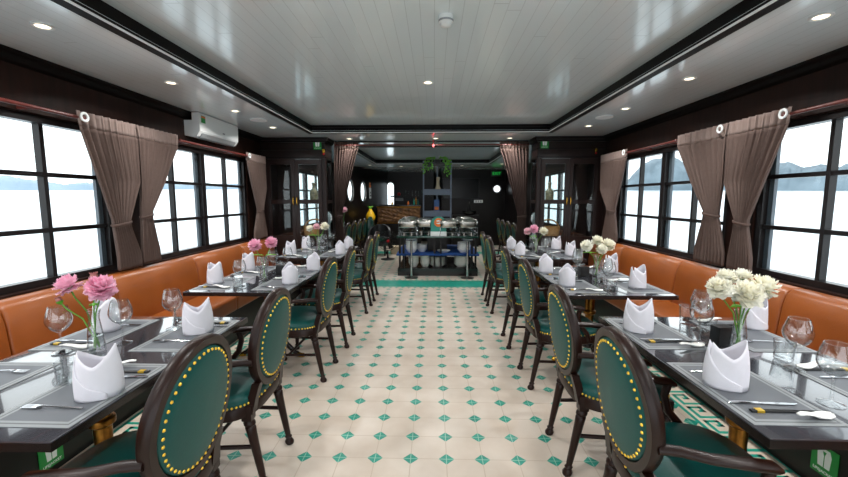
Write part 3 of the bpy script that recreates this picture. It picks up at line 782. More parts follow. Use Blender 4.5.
# ------------------------------------------------------------ dining tables
def table_proto(W=.78, Lg=1.165):
    r = thing('dining_table', 'x', 'table')
    f = MB(); f.box((0, 0, .735), (W, Lg, .03), None, .004, 2); f.build('tabletop', 'table_black', r, smooth=30)
    f = MB(); ring_frame(f, -W/2, W/2, -Lg/2, Lg/2, [(-.01, .7195), (.0012, .7195), (.0012, .746), (-.002, .746)]); f.build('edge_band', 'table_edge', r, smooth=0)
    f = MB()
    hw, hl = W/2-.06, Lg/2-.12
    for (a, b_, c, d_) in ((-hw, hw, -hl, -hl+.025), (-hw, hw, hl-.025, hl), (-hw, -hw+.025, -hl, hl), (hw-.025, hw, -hl, hl)): f.bb(a, b_, c, d_, .695, .72)
    f.build('apron', 'table_edge', r, smooth=0)
    f = MB(); f.lathe([(.05, .20), (.055, .24), (.04, .27), (.034, .34), (.036, .43), (.05, .442), (.052, .455), (.05, .468), (.038, .475), (.042, .58), (.046, .64), (.075, .66), (.075, .722)], n=24)
    f.build('column', 'brass_dark', r)
    f = MB(); f.lathe([(.0, .14), (.05, .14), (.065, .16), (.06, .20), (.05, .21), (0, .21)], n=20); f.build('hub', 'table_edge', r)
    for k in range(4):
        a = k*PI/2; c, s_ = math.cos(a), math.sin(a)
        f = MB(); f.tube([(q*c, q*s_, z) for q, z in ((.03, .19), (.10, .17), (.17, .10), (.22, .05), (.255, .035))], [(.018, .03), (.018, .028), (.016, .024), (.015, .02), (.015, .018)], 10)
        o = f.build('leg', 'table_edge', r)
        f = MB(); f.tube([(q*c, q*s_, z) for q, z in ((.245, .03), (.27, .022), (.30, .02), (.315, .016))], [(.021, .024), (.021, .021), (.018, .019), (.008, .008)], 10); f.build('foot_cap', 'brass', o)
    return r
TK = Kind(table_proto())
TXL, TXR = -1.49, 1.372
TABS = {}
for nm, X, ys in (('left', TXL, (1.585, 3.34, 5.0)), ('right', TXR, (1.655, 3.32, 4.99))):
    for y, ps, k in zip(ys, ('nearest', 'middle', 'farthest'), (1, 2, 3)):
        TABS[nm, k] = (X, y, '%s %s table' % (ps, nm))
        TK.put((X, y, 0), 0, '%s of the three dark tables along the %s windows, brass pedestal' % (ps, nm), 'table', 'dining tables along the windows')

# ------------------------------------------------------------ armchairs (built facing +x)
def chair_proto():
    r = thing('dining_armchair', 'x', 'chair')
    lean = math.radians(7); c0 = Vector((-.278, 0, .730))
    ux, uz = Vector((0, 1, 0)), Vector((-math.sin(lean), 0, math.cos(lean))); un = ux.cross(uz)   # un points to +x
    def B(y, z, d): return c0 + ux*y + uz*z + un*(d + .32*y*y)
    A_, B_ = .230, .250; n = 56
    f = MB(); rg = []
    for i in range(n):
        t = 2*PI*i/n; c, s_ = math.cos(t), math.sin(t); prof = []
        for (q, d) in ((0, -.014), (.005, -.021), (.032, -.019), (.037, -.012), (.037, .012), (.032, .019), (.005, .021), (0, .014)):
            prof.append(B((A_-q)*c, (B_-q)*s_, d))
        rg.append(prof)
    f.rings(rg, closed=True); f.build('back_frame', 'dark_wood', r, smooth=50)
    def pad(sign):
        return [[B((A_-.036)*k*math.cos(2*PI*i/n), (B_-.036)*k*math.sin(2*PI*i/n), sign*dd) for i in range(n)] for k, dd in ((1, .004), (.985, .018), (.93, .023), (.75, .027), (.4, .03), (.02, .031))]
    f = MB(); pr = pad(-1); pf = pad(1)
    f.rings(pr[::-1] + pf); p = f.build('back_pad', 'leather_green', r, smooth=70)
    f = MB()
    for sg in (-1, 1):
        for i in range(46):
            t = 2*PI*i/46
            q = B((A_-.050)*math.cos(t), (B_-.050)*math.sin(t), sg*.0215)
            f.lathe([(.0062, 0), (.0055, .003), (.003, .0052), (0, .006)], q, 7, axis=un*sg)
    o = f.build('nail_trim', 'nail_gold', p); o['kind'] = 'stuff'
    # seat: wooden rail and upholstered cushion
    out = lambda q, z, dx=0: [(x+dx+.0, y, z) for x, y in sup(.245*q, .262*q, 3.2, 48)]
    f = MB(); f.rings([out(.97, .385), out(1, .39), out(1, .44), out(.985, .446), out(.9, .446), out(.9, .385)], closed=True); f.build('seat_rail', 'dark_wood', r, smooth=50)
    f = MB(); f.rings([out(.955, .43), out(.985, .448), out(.985, .468), out(.95, .487), out(.82, .502), out(.5, .514), out(.05, .518)]); sc = f.build('seat', 'leather_green', r, smooth=70)
    f = MB()
    for i, (x, y) in enumerate(sup(.2425, .2595, 3.2, 240)):
        if i % 4 == 0:
            f.ball((x, y, .453), .0062, 6)
    o = f.build('nail_trim', 'nail_gold', sc); o['kind'] = 'stuff'
    # legs
    prof = [(.020, 0), (.024, .006), (.026, .018), (.018, .032), (.016, .038), (.021, .046), (.014, .056), (.0165, .07), (.024, .30), (.026, .325), (.020, .333), (.028, .340), (.028, .352), (.022, .36), (.022, .365)]
    def leg(top, foot):
        f = MB(); top, foot = Vector(top), Vector(foot); rings = []
        for q, z in prof:
            c = foot.lerp(top, z/.365); c.z = z
            rings.append([c + Vector((q*math.cos(2*PI*i/16), q*math.sin(2*PI*i/16), 0)) for i in range(16)])
        f.rings(rings); f.box((top.x, top.y, .405), (.05, .05, .082), None, .005); return f.build('leg', 'dark_wood', r, smooth=50)
    for y in (-.2, .2): leg((.195, y, .365), (.205, y*1.02, 0))
    for y in (-.175, .175): leg((-.205, y, .365), (-.272, y*1.0, 0))
    for y in (-1, 1):
        f = MB()
        a, b_ = Vector((-.215, y*.168, .40)), B(y*.15, -.185, 0)
        f.rings([[c + Vector((dx, dy*w_, 0)) for dx, dy in ((-.019, -.028), (.019, -.028), (.019, .028), (-.019, .028))] for c, w_ in ((a, 1.0), (a.lerp(b_, .5) + Vector((.004, 0, 0)), .8), (b_, .95))])
        f.build('back_post', 'dark_wood', r, smooth=50)
        f = MB(); e = B(y*.215, -.06, 0)
        pts = [e, e + Vector((.06, y*.012, .002)), (-.12, y*.255, .672), (-.02, y*.265, .668), (.05, y*.263, .660), (.075, y*.260, .648)]
        f.tube(pts, [(.020, .016), (.020, .015), (.022, .015), (.026, .016), (.026, .016), (.012, .008)], 12)
        pts = [(.045, y*.261, .655), (.03, y*.263, .60), (.05, y*.262, .53), (.10, y*.258, .47), (.12, y*.255, .41)]
        f.tube(pts, [.017, .016, .017, .018, .016], 10)
        f.build('armrest', 'dark_wood', r, smooth=50)
    f = MB()
    for y in (-1, 1): f.tube([(-.232, y*.176, .22), (.2, y*.2, .22)], .011, 8)
    f.tube([(0, -.186, .22), (0, .186, .22)], .010, 8); f.build('stretcher', 'dark_wood', r)
    return r
CK = Kind(chair_proto())
OX = {'left': -1.12, 'right': 1.0}
seats = {'left': (1.235, 1.93, 3.06, 3.74, 4.86, 5.45), 'right': (1.34, 2.06, 2.98, 3.76, 4.90, 5.48)}
dxs = {'left': (.02, .0, -.02, 0, 0, 0), 'right': (-.04, -.02, .01, 0, 0, 0)}
rot = {'left': (.0, .02, -.02, .03, 0, .02), 'right': (-.03, -.03, .01, -.02, .02, 0)}
cnt = ('first', 'second', 'third', 'fourth', 'fifth', 'sixth')
for nm in ('left', 'right'):
    for i, y in enumerate(seats[nm]):
        CK.put((OX[nm]+dxs[nm][i], y, 0), (PI if nm == 'left' else 0) + rot[nm][i], 'green oval-back armchair with gold nails, %s from the camera on the %s of the aisle' % (cnt[i], nm), 'chair', 'armchairs along the aisle')
for nm, X, q in (('left', -1.97, PI), ('right', 1.84, 0)):
    for i, y in enumerate((7.42, 8.0, 8.6, 9.2)):
        CK.put((X, y, 0), q, 'green oval-back armchair beyond the %s divider curtain, %s from the curtain' % (nm, cnt[i]), 'chair', 'armchairs of the far room')
    f = thing('dining_table', 'narrow dark table in the far room behind the %s divider curtain' % nm, 'table', (-2.23 if nm == 'left' else 2.13, 8.3, 0), 0, 'tables of the far room')
    g = MB(); g.box((0, 0, .735), (.5, 2.0, .03), None, .004, 2); g.build('tabletop', 'table_black', f)
    for y in (-.93, .93):
        g = MB(); g.bb(-.2, .2, y-.03, y+.03, 0, .72); g.build('leg', 'table_edge', f, smooth=0)

# ------------------------------------------------------------ table settings
ZT0 = .7502
def mat_proto():
    f = MB(); f.box((0, 0, .0011), (.29, .452, .0022), None, 0); return f.build('placemat', 'placemat_vinyl', smooth=0)
def napkin_proto(flap):
    f = MB(); n = 64; tot = 2*PI+(1.7 if flap else .5); t0 = -PI/2-1.25 if flap else PI/2-.2; nv = 8; G = []
    for i in range(n+1):
        t = t0 + tot*i/n; c, s_ = math.cos(t), math.sin(t)
        pk = abs(c)**(1.3 if flap else 2.2)
        h = (.118 if flap else .108) + (.062 if c > 0 else .050)*pk
        if flap and i > n*.72:  h = lerp(h, .02, ((i-n*.72)/(n*.28))**.9)
        col = []
        for j in range(nv+1):
            z = h*j/nv; v = z/.19
            k = 1 - .12*v - .26*v*v + .0 + .05*math.sin(PI*min(1, v*1.2))
            ex = (1+.02*i/n*3)
            # lens-shaped foot, flattening towards the peaks
            x = .066*k*math.copysign(abs(c)**.9, c)*ex; y = (.050 if flap else .058)*math.copysign(abs(s_)**.95, s_)*(1-.45*v*pk)*(1+.085*i/n)
            x += .010*v*(1 if c > 0 else -1)*pk
            col.append((x, y, z))
        G.append(col)
    f.grid(G); o = f.build('napkin', 'linen', smooth=75, solid=.0022)
    return o
def wine_proto():
    f = MB()
    f.lathe([(0, 0), (.036, 0), (.037, .002), (.025, .006), (.008, .011), (.0045, .02), (.004, .05), (.0045, .082), (.007, .092), (.02, .101), (.036, .116), (.046, .134), (.049, .15), (.047, .168), (.041, .19), (.034, .212), (.0328, .212), (.040, .188), (.0455, .168), (.0475, .15), (.0445, .135), (.034, .1175), (.018, .104), (0, .099)], n=28)
    return f.build('wine_glass', 'glass_ware')
def tumbler_proto():
    f = MB(); f.lathe([(0, 0), (.030, 0), (.033, .004), (.0385, .085), (.0370, .085), (.0315, .016), (.028, .012), (0, .012)], n=28)
    return f.build('tumbler', 'glass_ware')
def knife_proto():
    r = thing('table_knife', 'x', 'knife')
    f = MB(); f.tube([(0, -.115, .0045), (0, -.10, .0045), (0, -.02, .0045), (0, -.012, .004)], [(.004, .003), (.0065, .0035), (.005, .003), (.0035, .002)], 8); f.build('handle', 'chrome', r)
    f = MB(); f.prism([(-.006, -.012), (.006, -.012), (.0075, .05), (.006, .095), (-.004, .112), (-.006, .06)], .003, .0045); f.build('blade', 'chrome', r, smooth=0)
    return r
def fork_proto():
    r = thing('table_fork', 'x', 'fork')
    f = MB(); f.tube([(0, -.10, .003), (0, -.085, .0035), (0, 0, .006), (0, .035, .009), (0, .05, .007)], [(.003, .002), (.0055, .0022), (.003, .002), (.0035, .0018), (.009, .0015)], 8); f.build('handle', 'chrome', r)
    f = MB(); f.prism([(-.010, .046), (.010, .046), (.011, .068), (-.011, .068)], .004, .0062)
    for k in range(4): f.bb(-.0105+k*.0062, -.0085+k*.0062+.001, .066, .105, .004, .006)
    f.build('tines', 'chrome', r, smooth=0); return r
def stick_proto():
    r = thing('chopsticks', 'x', 'chopsticks'); f = MB()
    for x in (-.0042, .0042): f.tube([(x, -.105, .0042), (x, .12, .0034)], [.0038, .0024], 8)
    f.build('sticks', 'black_plain', r); f = MB(); f.bb(-.0095, .0095, -.088, -.066, .0004, .0084); f.build('band', 'nail_gold', r, smooth=0); return r
def spoon_proto():
    f = MB(); L_ = []
    for k, (x, w_, z, dep) in enumerate(((-.065, .006, .022, .0), (-.045, .010, .024, .002), (-.015, .012, .019, .004), (.01, .016, .012, .008), (.035, .021, .010, .009), (.058, .017, .011, .007), (.07, .005, .013, .002))):
        L_.append([(x, -w_, z), (x, -w_*.55, z-dep*.8), (x, 0, z-dep), (x, w_*.55, z-dep*.8), (x, w_, z)])
    f.grid(L_); return f.build('soup_spoon', 'porcelain', smooth=80, solid=.003)
PK = dict(mat=Kind(mat_proto()), nap=Kind(napkin_proto(True)), nap2=Kind(napkin_proto(False)), wine=Kind(wine_proto()), tum=Kind(tumbler_proto()), knife=Kind(knife_proto()), fork=Kind(fork_proto()), stick=Kind(stick_proto()), spoon=Kind(spoon_proto()))
KIND = {'mat': ('grey bordered placemat laid', 'placemat', 'placemats'), 'nap': ('white napkin folded into peaks', 'napkin', 'folded napkins'), 'wine': ('clear stemmed wine glass', 'glass', 'wine glasses'), 'tum': ('small clear tumbler', 'glass', 'tumblers'),
        'knife': ('silver table knife', 'knife', 'table knives'), 'fork': ('silver table fork', 'fork', 'table forks'), 'stick': ('black chopsticks with gold band', 'chopsticks', 'chopsticks'), 'spoon': ('white porcelain soup spoon', 'spoon', 'soup spoons')}
# place settings: default offsets (right, forward) of the diner; override per place in world x, y
DEF = {'nap': (0, -.075), 'wine': (.10, .20), 'tum': (.0, .215), 'knife': (.115, -.01), 'stick': (.15, -.0), 'fork': (-.12, 0), 'spoon': (.185, .06)}
OV = {('left', 1, 'a', 0): {'nap': (-1.185, 1.265), 'tum': (-1.385, 1.35), 'wine': (-1.506, 1.751)},
      ('left', 1, 'a', 1): {'nap': (-1.228, 1.905), 'wine': (-1.394, 1.954), 'tum': (-1.455, 2.11)},
      ('left', 1, 'w', 1): {'nap': (-1.74, 1.93), 'wine': (-1.690, 1.63), 'tum': None},
      ('left', 1, 'w', 0): {'nap': None, 'wine': None, 'tum': None, 'knife': None, 'stick': None, 'spoon': None},
      ('right', 1, 'a', 0): {'nap': (1.089, 1.392), 'wine': (1.355, 1.273), 'tum': (1.398, 1.93)},
      ('right', 1, 'a', 1): {'nap': (1.08, 1.987), 'wine': (1.283, 1.816), 'tum': (1.455, 2.18)},
      ('right', 1, 'w', 0): {'nap': None, 'wine': (1.475, 1.538), 'tum': (1.516, 1.634)},
      ('right', 1, 'w', 1): {'nap': (1.735, 2.06), 'wine': (1.42, 2.02), 'tum': None},
      ('right', 2, 'w', 0): {'nap': (1.60, 2.99)}}
rnd = random.Random(3)
for (nm, k), (X, y, tl) in TABS.items():
    for side in ('a', 'w'):
        fx = (1 if nm == 'right' else -1)*(1 if side == 'a' else -1)
        for j in (0, 1):
            mx = X - fx*(.39-.155); my = y + (-.29, .29)[j]
            if k == 1 and nm == 'right' and side == 'a': my += (.0, .02)[j]
            ph = 'at the %s %s place of the %s' % (('near', 'far')[j], 'aisle' if side == 'a' else 'window', tl)
            PK['mat'].put((mx, my, ZT0), rnd.uniform(-.01, .01), KIND['mat'][0] + ' ' + ph, 'placemat', 'placemats')
            ov = OV.get((nm, k, side, j), {})
            for key, (rr, ff) in DEF.items():
                p = ov.get(key, 0)
                if p is None: continue
                if k == 3 and key in ('knife', 'fork'): pass
                if p == 0:
                    rr += rnd.uniform(-.02, .02); ff += rnd.uniform(-.015, .015)
                    if key == 'tum' and k > 1: rr += .17*(1 if j == 0 else 0)
                    p = (mx + fx*ff, my - fx*rr)
                rz = -PI/2*fx + rnd.uniform(-.06, .06)
                z = ZT0
                if key == 'nap': rz = (PI/2 if nm == 'left' else -PI/2)*.0 + rnd.uniform(-.25, .25) + (.5 if (nm == 'left') == (side == 'a') else -.35) ; rz = (PI/2 + rnd.uniform(-.25, .25) + (.25 if nm == 'left' else -.25)) if k > 1 and side == 'a' else rz; z = ZT0+.0036
                if key == 'spoon': rz = (0 if fx > 0 else PI) + rnd.uniform(-.2, .3)
                onmat = abs(p[0]-mx) < .145 and abs(p[1]-my) < .226
                if key != 'nap': z = ZT0 + (.0024 if onmat else .0003)
                if key in ('wine', 'tum'):
                    z = ZT0 + (.0024 if abs(p[0]-mx) < .18 else .0003)
                PK['nap2' if key == 'nap' and k > 1 and side == 'a' else key].put((p[0], p[1], z), rz, KIND[key][0] + ' ' + ph, KIND[key][1], KIND[key][2])
# menu card holders
for nm, k, X, y in (('right', 1, 1.385, 1.815), ('right', 2, 1.345, 3.42), ('left', 2, -1.40, 3.42)):
    f = MB(); f.box((0, 0, .045), (.085, .05, .09), None, .004); q = MB()
    r = thing('card_holder', 'small black table card holder beside the vase on the %s' % TABS[nm, k][2], 'holder', (X, y, ZT0), .2)
    f.build('block', 'black_plain', r)

# flowers
def petal(f, az, tilt, L_, W_, cup, base):
    rows = []
    for i in range(5):
        v = i/4; rr = []
        for j in range(5):
            u = (j/4-.5)*2
            wd = W_*math.sin(PI*(.12+.80*v))**.7*.5
            el = tilt - cup*v*v
            q = L_*v
            x = q*math.cos(tilt - cup*v*.55); z = q*math.sin(tilt - cup*v*.55)
            y = u*wd; z += .28*W_*u*u*v*(1 if tilt > .5 else .5) + .05*L_*math.sin(u*5+az*3)*v
            rr.append(Vector((base[0] + x*math.cos(az) - y*math.sin(az), base[1] + x*math.sin(az) + y*math.cos(az), base[2] + z)))
        rows.append(rr)
    f.grid(rows)
def bloom(name, mats, R, seed):
    """peony on a stem: local origin at the foot of the stem, head at (0,0,1) direction set later by build_flower"""
    pass
def flower(head, foot, R, petals, label, group, seed, tiltdir=None, bud=False):
    rnd = random.Random(seed); foot, head = Vector(foot), Vector(head)
    r = thing('peony', label, 'flower', foot, 0, group); h = head-foot
    f = MB(); mid = h*.55 + Vector((0, 0, h.length*.06)); mid.x *= .75; mid.y *= .75
    f.tube([Vector((0, 0, 0)), mid*.5 + Vector((0, 0, 0)), mid, h*.82+Vector((0, 0, .004)), h], [.0032, .003, .003, .003, .0036], 7); f.build('stem', 'stem_green', r)
    q = Vector((0, 0, 1)).rotation_difference((h.normalized() + Vector((0, 0, .6)) + (Vector(tiltdir) if tiltdir else Vector())).normalized())
    f = MB()
    if bud:
        f.ball((0, 0, R*.6), R*.8, 12, (1, 1, 1.2))
        for k in range(6): petal(f, k*PI/3, 1.35, R*1.7, R*1.1, .5, (0, 0, 0))
    else:
        for (n, tl, Lk, Wk, cup) in ((8, -.45, .85, .8, .1), (9, .0, .95, .8, .1), (9, .42, .98, .80, .1), (9, .72, 1.0, .8, .1), (8, 1.0, .98, .78, .05), (8, 1.22, .92, .7, -.1), (7, 1.42, .85, .6, -.3), (5, 1.6, .75, .5, -.4)):
            o_ = rnd.uniform(0, 6)
            for k in range(n): petal(f, o_+k*2*PI/n+rnd.uniform(-.2, .2), tl+rnd.uniform(-.12, .12), R*Lk*rnd.uniform(.88, 1.08), R*Wk, cup, (0, 0, 0))
    for v in f.bm.verts: v.co = q @ v.co + h
    b_ = f.build('petals', petals, r, smooth=80)
    if not bud:
        f = MB(); f.ball(q @ Vector((0, 0, R*.42)) + h, R*.24, 10, (1, 1, .8)); f.build('heart', 'petal_heart' if petals == 'petal_white' else petals, r)
    f = MB(); f.rings([[q @ Vector((a*.012*s_, a2*.012*s_, z)) + h for a, a2 in ell(1, 1, 10)] for s_, z in ((.3, -.012), (1, -.004), (1.1, .004))]); f.build('sepals', 'leaf_green', r)
    return r
def leaf(r, p0, p1, wd):
    p0, p1 = Vector(p0), Vector(p1); d = p1-p0; s_ = d.cross(Vector((0, 0, 1))).normalized()
    f = MB(); f.grid([[p0 + d*v + s_*u*wd*math.sin(PI*min(1, v*.95+.05)) + Vector((0, 0, -abs(u)*wd*.3 - .02*v*v)) for u in (-1, -.5, 0, .5, 1)] for v in [i/6 for i in range(7)]])
    return f.build('leaf', 'leaf_green', r, smooth=80, solid=.001)
def vase(x, y, z, label, group='flower vases on the tables'):
    o = VK.put((x, y, z), 0, label, 'vase', group); return o
def vase_proto():
    r = thing('flower_vase', 'x', 'vase')
    f = MB(); f.lathe([(0, 0), (.032, 0), (.035, .006), (.034, .03), (.030, .08), (.023, .13), (.020, .155), (.022, .175), (.028, .195), (.026, .195), (.020, .175), (.018, .155), (.021, .13), (.028, .08), (.032, .03), (.030, .012), (0, .012)], n=28); f.build('vessel', 'glass_ware', r)
    f = MB(); f.lathe([(0, .014), (.029, .014), (.031, .03), (.0275, .075), (0, .075)], n=24); f.build('water', 'glass_ware', r)
    return r
VK = Kind(vase_proto())
Zv = ZT0+.0005
GP = 'flowers in the table vases'
def bouquet(x, y, tl, lst, desc):
    vase(x, y, Zv, 'clear glass vase of %s on the %s' % (desc, tl))
    for i, (dx, dy, z, R, pm, lb, *rest) in enumerate(lst):
        a = math.atan2(dy, dx) if (dx or dy) else 0
        r = flower((x+dx, y+dy, z), (x-.012*math.cos(a), y-.012*math.sin(a), Zv+.018), R, pm, '%s in the vase on the %s' % (lb, tl), GP, 10*i+int(100*abs(x*y)), rest[0] if rest else None, pm == 'bud_red')
        if i < 2: leaf(r, (dx*.35+.01, dy*.35, .20), (dx*.9+.05*(1 if i else -1), dy+.02, .22), .018)
L1, L2, L3 = TABS['left', 1][2], TABS['left', 2][2], TABS['left', 3][2]
R1, R2, R3 = TABS['right', 1][2], TABS['right', 2][2], TABS['right', 3][2]
bouquet(-1.545, 1.65, L1, [(.045, .0, 1.035, .066, 'petal_pink', 'large pink peony turned right', (.2, -.5, 0)), (-.07, -.03, 1.055, .052, 'petal_pink', 'smaller pink peony leaning left', (-.4, -.3, 0)), (-.02, .04, 1.075, .02, 'bud_red', 'dusky red bud upright'), (-.10, -.05, .995, .014, 'bud_red', 'small closed bud drooping left')], 'pink peonies')
bouquet(1.389, 1.72, R1, [(-.02, -.05, 1.02, .066, 'petal_white', 'white peony facing front', (0, -.6, 0)), (-.115, -.02, 1.04, .056, 'petal_white', 'white peony leaning left', (-.3, -.3, 0)), (.065, -.02, 1.045, .060, 'petal_white', 'white peony leaning right', (.3, -.3, 0)), (-.04, .05, 1.075, .046, 'petal_white', 'smaller white peony at the top', (0, 0, 0)), (.04, .06, 1.075, .046, 'petal_white', 'white peony at the back right', (.2, 0, 0))], 'white peonies')
bouquet(-1.46, 3.20, L2, [(-.05, -.03, 1.04, .062, 'petal_pink', 'pink peony leaning left', (-.2, -.4, 0)), (.07, .0, 1.06, .056, 'petal_pink', 'pink peony leaning right', (.2, -.3, 0))], 'pink peonies')
bouquet(1.46, 3.42, R2, [(-.10, -.02, 1.02, .056, 'petal_white', 'white peony leaning left', (-.3, -.4, 0)), (.0, .02, 1.06, .054, 'petal_white', 'white peony at the top', (0, -.3, 0)), (.08, -.01, 1.025, .064, 'petal_white', 'large white peony leaning right', (.2, -.4, 0)), (.01, -.06, .995, .05, 'petal_white', 'white peony low at the front', (0, -.6, 0)), (.13, .05, 1.03, .045, 'petal_white', 'white peony at the far right', (.3, -.2, 0))], 'white peonies')
bouquet(-1.52, 4.97, L3, [(-.10, -.02, 1.05, .05, 'petal_white', 'white peony leaning left', (-.2, -.4, 0)), (-.02, 0, 1.07, .048, 'petal_pale', 'pale pink peony in the middle', (0, -.4, 0)), (.08, 0, 1.07, .062, 'petal_white', 'large creamy peony leaning right', (.2, -.3, 0))], 'pale peonies')
bouquet(1.31, 4.9, R3, [(-.04, -.03, 1.05, .062, 'petal_pink', 'pink peony in the middle', (0, -.4, 0)), (-.11, 0, 1.02, .052, 'petal_pale', 'pale peony leaning left', (-.3, -.3, 0)), (.08, -.01, 1.02, .062, 'petal_white', 'white peony leaning right', (.3, -.4, 0))], 'mixed peonies')
vase(-1.97, 8.25, Zv, 'clear glass vase on the far room table beside the left curtain', 'vases of the far room')
flower((-1.93, 8.22, 1.19), (-1.97, 8.25, Zv+.018), .07, 'petal_pale', 'pale pink peony in the far room beside the left divider curtain', GP, 91, (0, -.4, 0))
flower((-2.06, 8.25, 1.14), (-1.97, 8.25, Zv+.018), .06, 'petal_white', 'white peony in the far room behind the left divider curtain', GP, 92, (-.2, -.4, 0))

# ------------------------------------------------------------ buffet island
BX0, BX1, BY0, BY1 = -.69, .83, 7.05, 8.6
BC = (BX0+BX1)/2
r = thing('buffet_island', 'long dark buffet island with green top in the middle of the passage', 'buffet', (BC, BY0, 0)); hw = (BX1-BX0)/2; BD = BY1-BY0
f = MB(); f.box((0, BD/2, .735), (2*hw, BD, .03), None, .004); f.build('countertop', 'dark_green_top', r, smooth=30)
f = MB(); f.bb(-hw+.01, hw-.01, .02, BD-.02, 0, .14); f.build('plinth', 'black_lacquer', r, smooth=0)
f = MB(); f.bb(-.2, .19, .45, BD-.3, .14, .72); f.build('core', 'black_wood', r, smooth=0)
for x in (-hw+.05, -hw+.12, -.06, .06, hw-.12, hw-.05):
    f = MB(); f.bb(x-.018, x+.018, .04, .076, .14, .72); f.build('post', 'black_wood', r, smooth=0)
for x in (-hw+.05, hw-.05):
    f = MB(); f.bb(x-.018, x+.018, BD-.08, BD-.04, .14, .72); f.build('post', 'black_wood', r, smooth=0)
f = MB(); f.bb(-hw+.02, hw-.02, .02, BD-.1, .395, .412); f.build('middle_shelf', 'black_wood', r, smooth=0)
f = MB(); f.box((0, BD/2-.08, .416), (2*hw+.02, BD-.06, .006)); 
f.bb(-hw-.01, hw+.01, -.012, -.004, .385, .419); tag(f.build('shelf_cloth', 'blue_cloth', smooth=0, loc=(BC, BY0, 0)), 'blue cloth spread over the lower shelf of the buffet island', 'cloth')
def crock(name, x, y, z, R, h, n, label, group):
    """a stack of n bowls or plates, each its own thing"""
    for k in range(n):
        f = MB(); f.lathe([(0, 0), (R*.55, 0), (R*.6, h*.08), (R*.96, h*.75), (R, h), (R*.96, h), (R*.88, h*.75), (R*.5, h*.18), (0, h*.15)], n=24)
        tag(f.build(name, 'porcelain', loc=(x, y, z + k*h*.42)), '%s, %s from the bottom' % (label, ('first', 'second', 'third', 'fourth', 'fifth', 'sixth', 'seventh', 'eighth')[k]), 'bowl' if 'bowl' in name else 'plate', group)
ZS1, ZS0 = .4195, .1405
# upper shelf stacks
crock('soup_bowl', BC-.50, BY0+.20, ZS1, .115, .10, 4, 'white bowl in the left stack on the blue cloth', 'bowls on the buffet shelf')
crock('soup_bowl', BC-.30, BY0+.30, ZS1, .10, .08, 3, 'white bowl in the second stack on the blue cloth', 'bowls on the buffet shelf')
crock('dinner_plate', BC+.12, BY0+.20, ZS1, .13, .05, 1, 'wide shallow white plate alone on the blue cloth', 'plates on the buffet shelf')
crock('soup_bowl', BC+.50, BY0+.22, ZS1, .125, .09, 4, 'white bowl in the right stack on the blue cloth', 'bowls on the buffet shelf')
crock('soup_bowl', BC-.46, BY0+.22, ZS0, .10, .10, 4, 'white bowl in the left stack on the buffet plinth', 'bowls on the buffet plinth')
crock('soup_bowl', BC-.24, BY0+.22, ZS0, .095, .10, 4, 'white bowl in the second stack on the buffet plinth', 'bowls on the buffet plinth')
crock('dinner_plate', BC-.0, BY0+.26, ZS0, .15, .055, 7, 'white plate in the middle stack on the buffet plinth', 'plates on the buffet plinth')
crock('soup_bowl', BC+.46, BY0+.24, ZS0, .145, .08, 6, 'white bowl in the right stack on the buffet plinth', 'bowls on the buffet plinth')
for x, nm in ((-.41, 'left'), (.61, 'right')):
    r = thing('chrome_stand', 'slim chrome stand with round base in front of the buffet, %s' % nm, 'stand', (x, 6.9, 0))
    f = MB(); f.lathe([(0, 0), (.12, 0), (.125, .008), (.06, .02), (.03, .035), (0, .035)], n=28); f.build('base', 'steel_dark', r)
    f = MB(); f.lathe([(.022, .03), (.02, .06), (.02, .66), (.022, .68)], n=18); f.build('pole', 'chrome', r)
    f = MB(); f.lathe([(.0, .675), (.03, .675), (.10, .70), (.11, .712), (.10, .722), (0, .722)], n=28); f.build('top_plate', 'chrome', r)
def chafer_proto():
    r = thing('chafing_dish', 'x', 'chafing dish'); a, b_ = .17, .13
    f = MB(); f.rings([[(x, y, z) for x, y in sup(a*q, b_*q, 5, 32)] for q, z in ((.92, .15), (1, .17), (1, .225), (1.05, .23), (1.05, .24))]); f.build('water_pan', 'steel', r)
    f = MB(); f.rings([[(x, y, z) for x, y in sup(a*q, b_*q, 5, 32)] for q, z in ((1.04, .241), (1.04, .255), (.98, .285), (.8, .305), (.4, .312))]); l = f.build('lid', 'steel', r)
    g = MB(); g.tube([(-.05, -b_*.9, .29), (-.05, -b_*1.12, .30), (.05, -b_*1.12, .30), (.05, -b_*.9, .29)], .007, 8); g.build('handle', 'chrome', l)
    f = MB()
    for sx_ in (-1, 1):
        for sy_ in (-1, 1): f.tube([(sx_*a*.95, sy_*b_*.9, .165), (sx_*a*1.02, sy_*b_*.95, .0)], .007, 8)
    for z in (.06, .16): f.tube([(x*1.0, y*.97, z) for x, y in sup(a, b_, 5, 24)], .005, 6, closed=True)
    f.build('stand', 'chrome', r)
    for x in (-.07, .07):
        f = MB(); f.lathe([(0, .0), (.035, .0), (.035, .05), (.03, .055), (.03, .065), (0, .065)], (x, 0, 0), 16); f.build('burner', 'steel', r)
    return r
HK = Kind(chafer_proto())
k = 0
for j, y in enumerate((BY0+.17, BY0+.50, BY0+.83, BY0+1.16)):
    for x, nm in ((-.50, 'left'), (.28+.0, 'right centre'), (.64, 'right')):
        if nm == 'right centre' and j > 1: continue
        HK.put((x, y, .7505), rnd.uniform(-.03, .03), 'steel chafing dish with rolled lid on the buffet, %s row, %s from the front' % (nm, ordn[j]), 'chafing dish', 'chafing dishes on the buffet')
    HK.put((-.17, y+.14, .7505), 0, 'steel chafing dish with rolled lid on the buffet, left centre row, %s from the front' % ordn[j], 'chafing dish', 'chafing dishes on the buffet') if j < 2 else None
r = thing('white_box', 'white box carrying the teal arched board at the front of the buffet', 'box', (.085, BY0+.12, .7505))
f = MB(); f.box((0, 0, .04), (.30, .16, .08), None, .006); f.build('carton', 'white_plastic', r)
r = thing('arched_board', 'teal arched board with a round orange emblem on the white box', 'sign', (.085, BY0+.11, .8310))
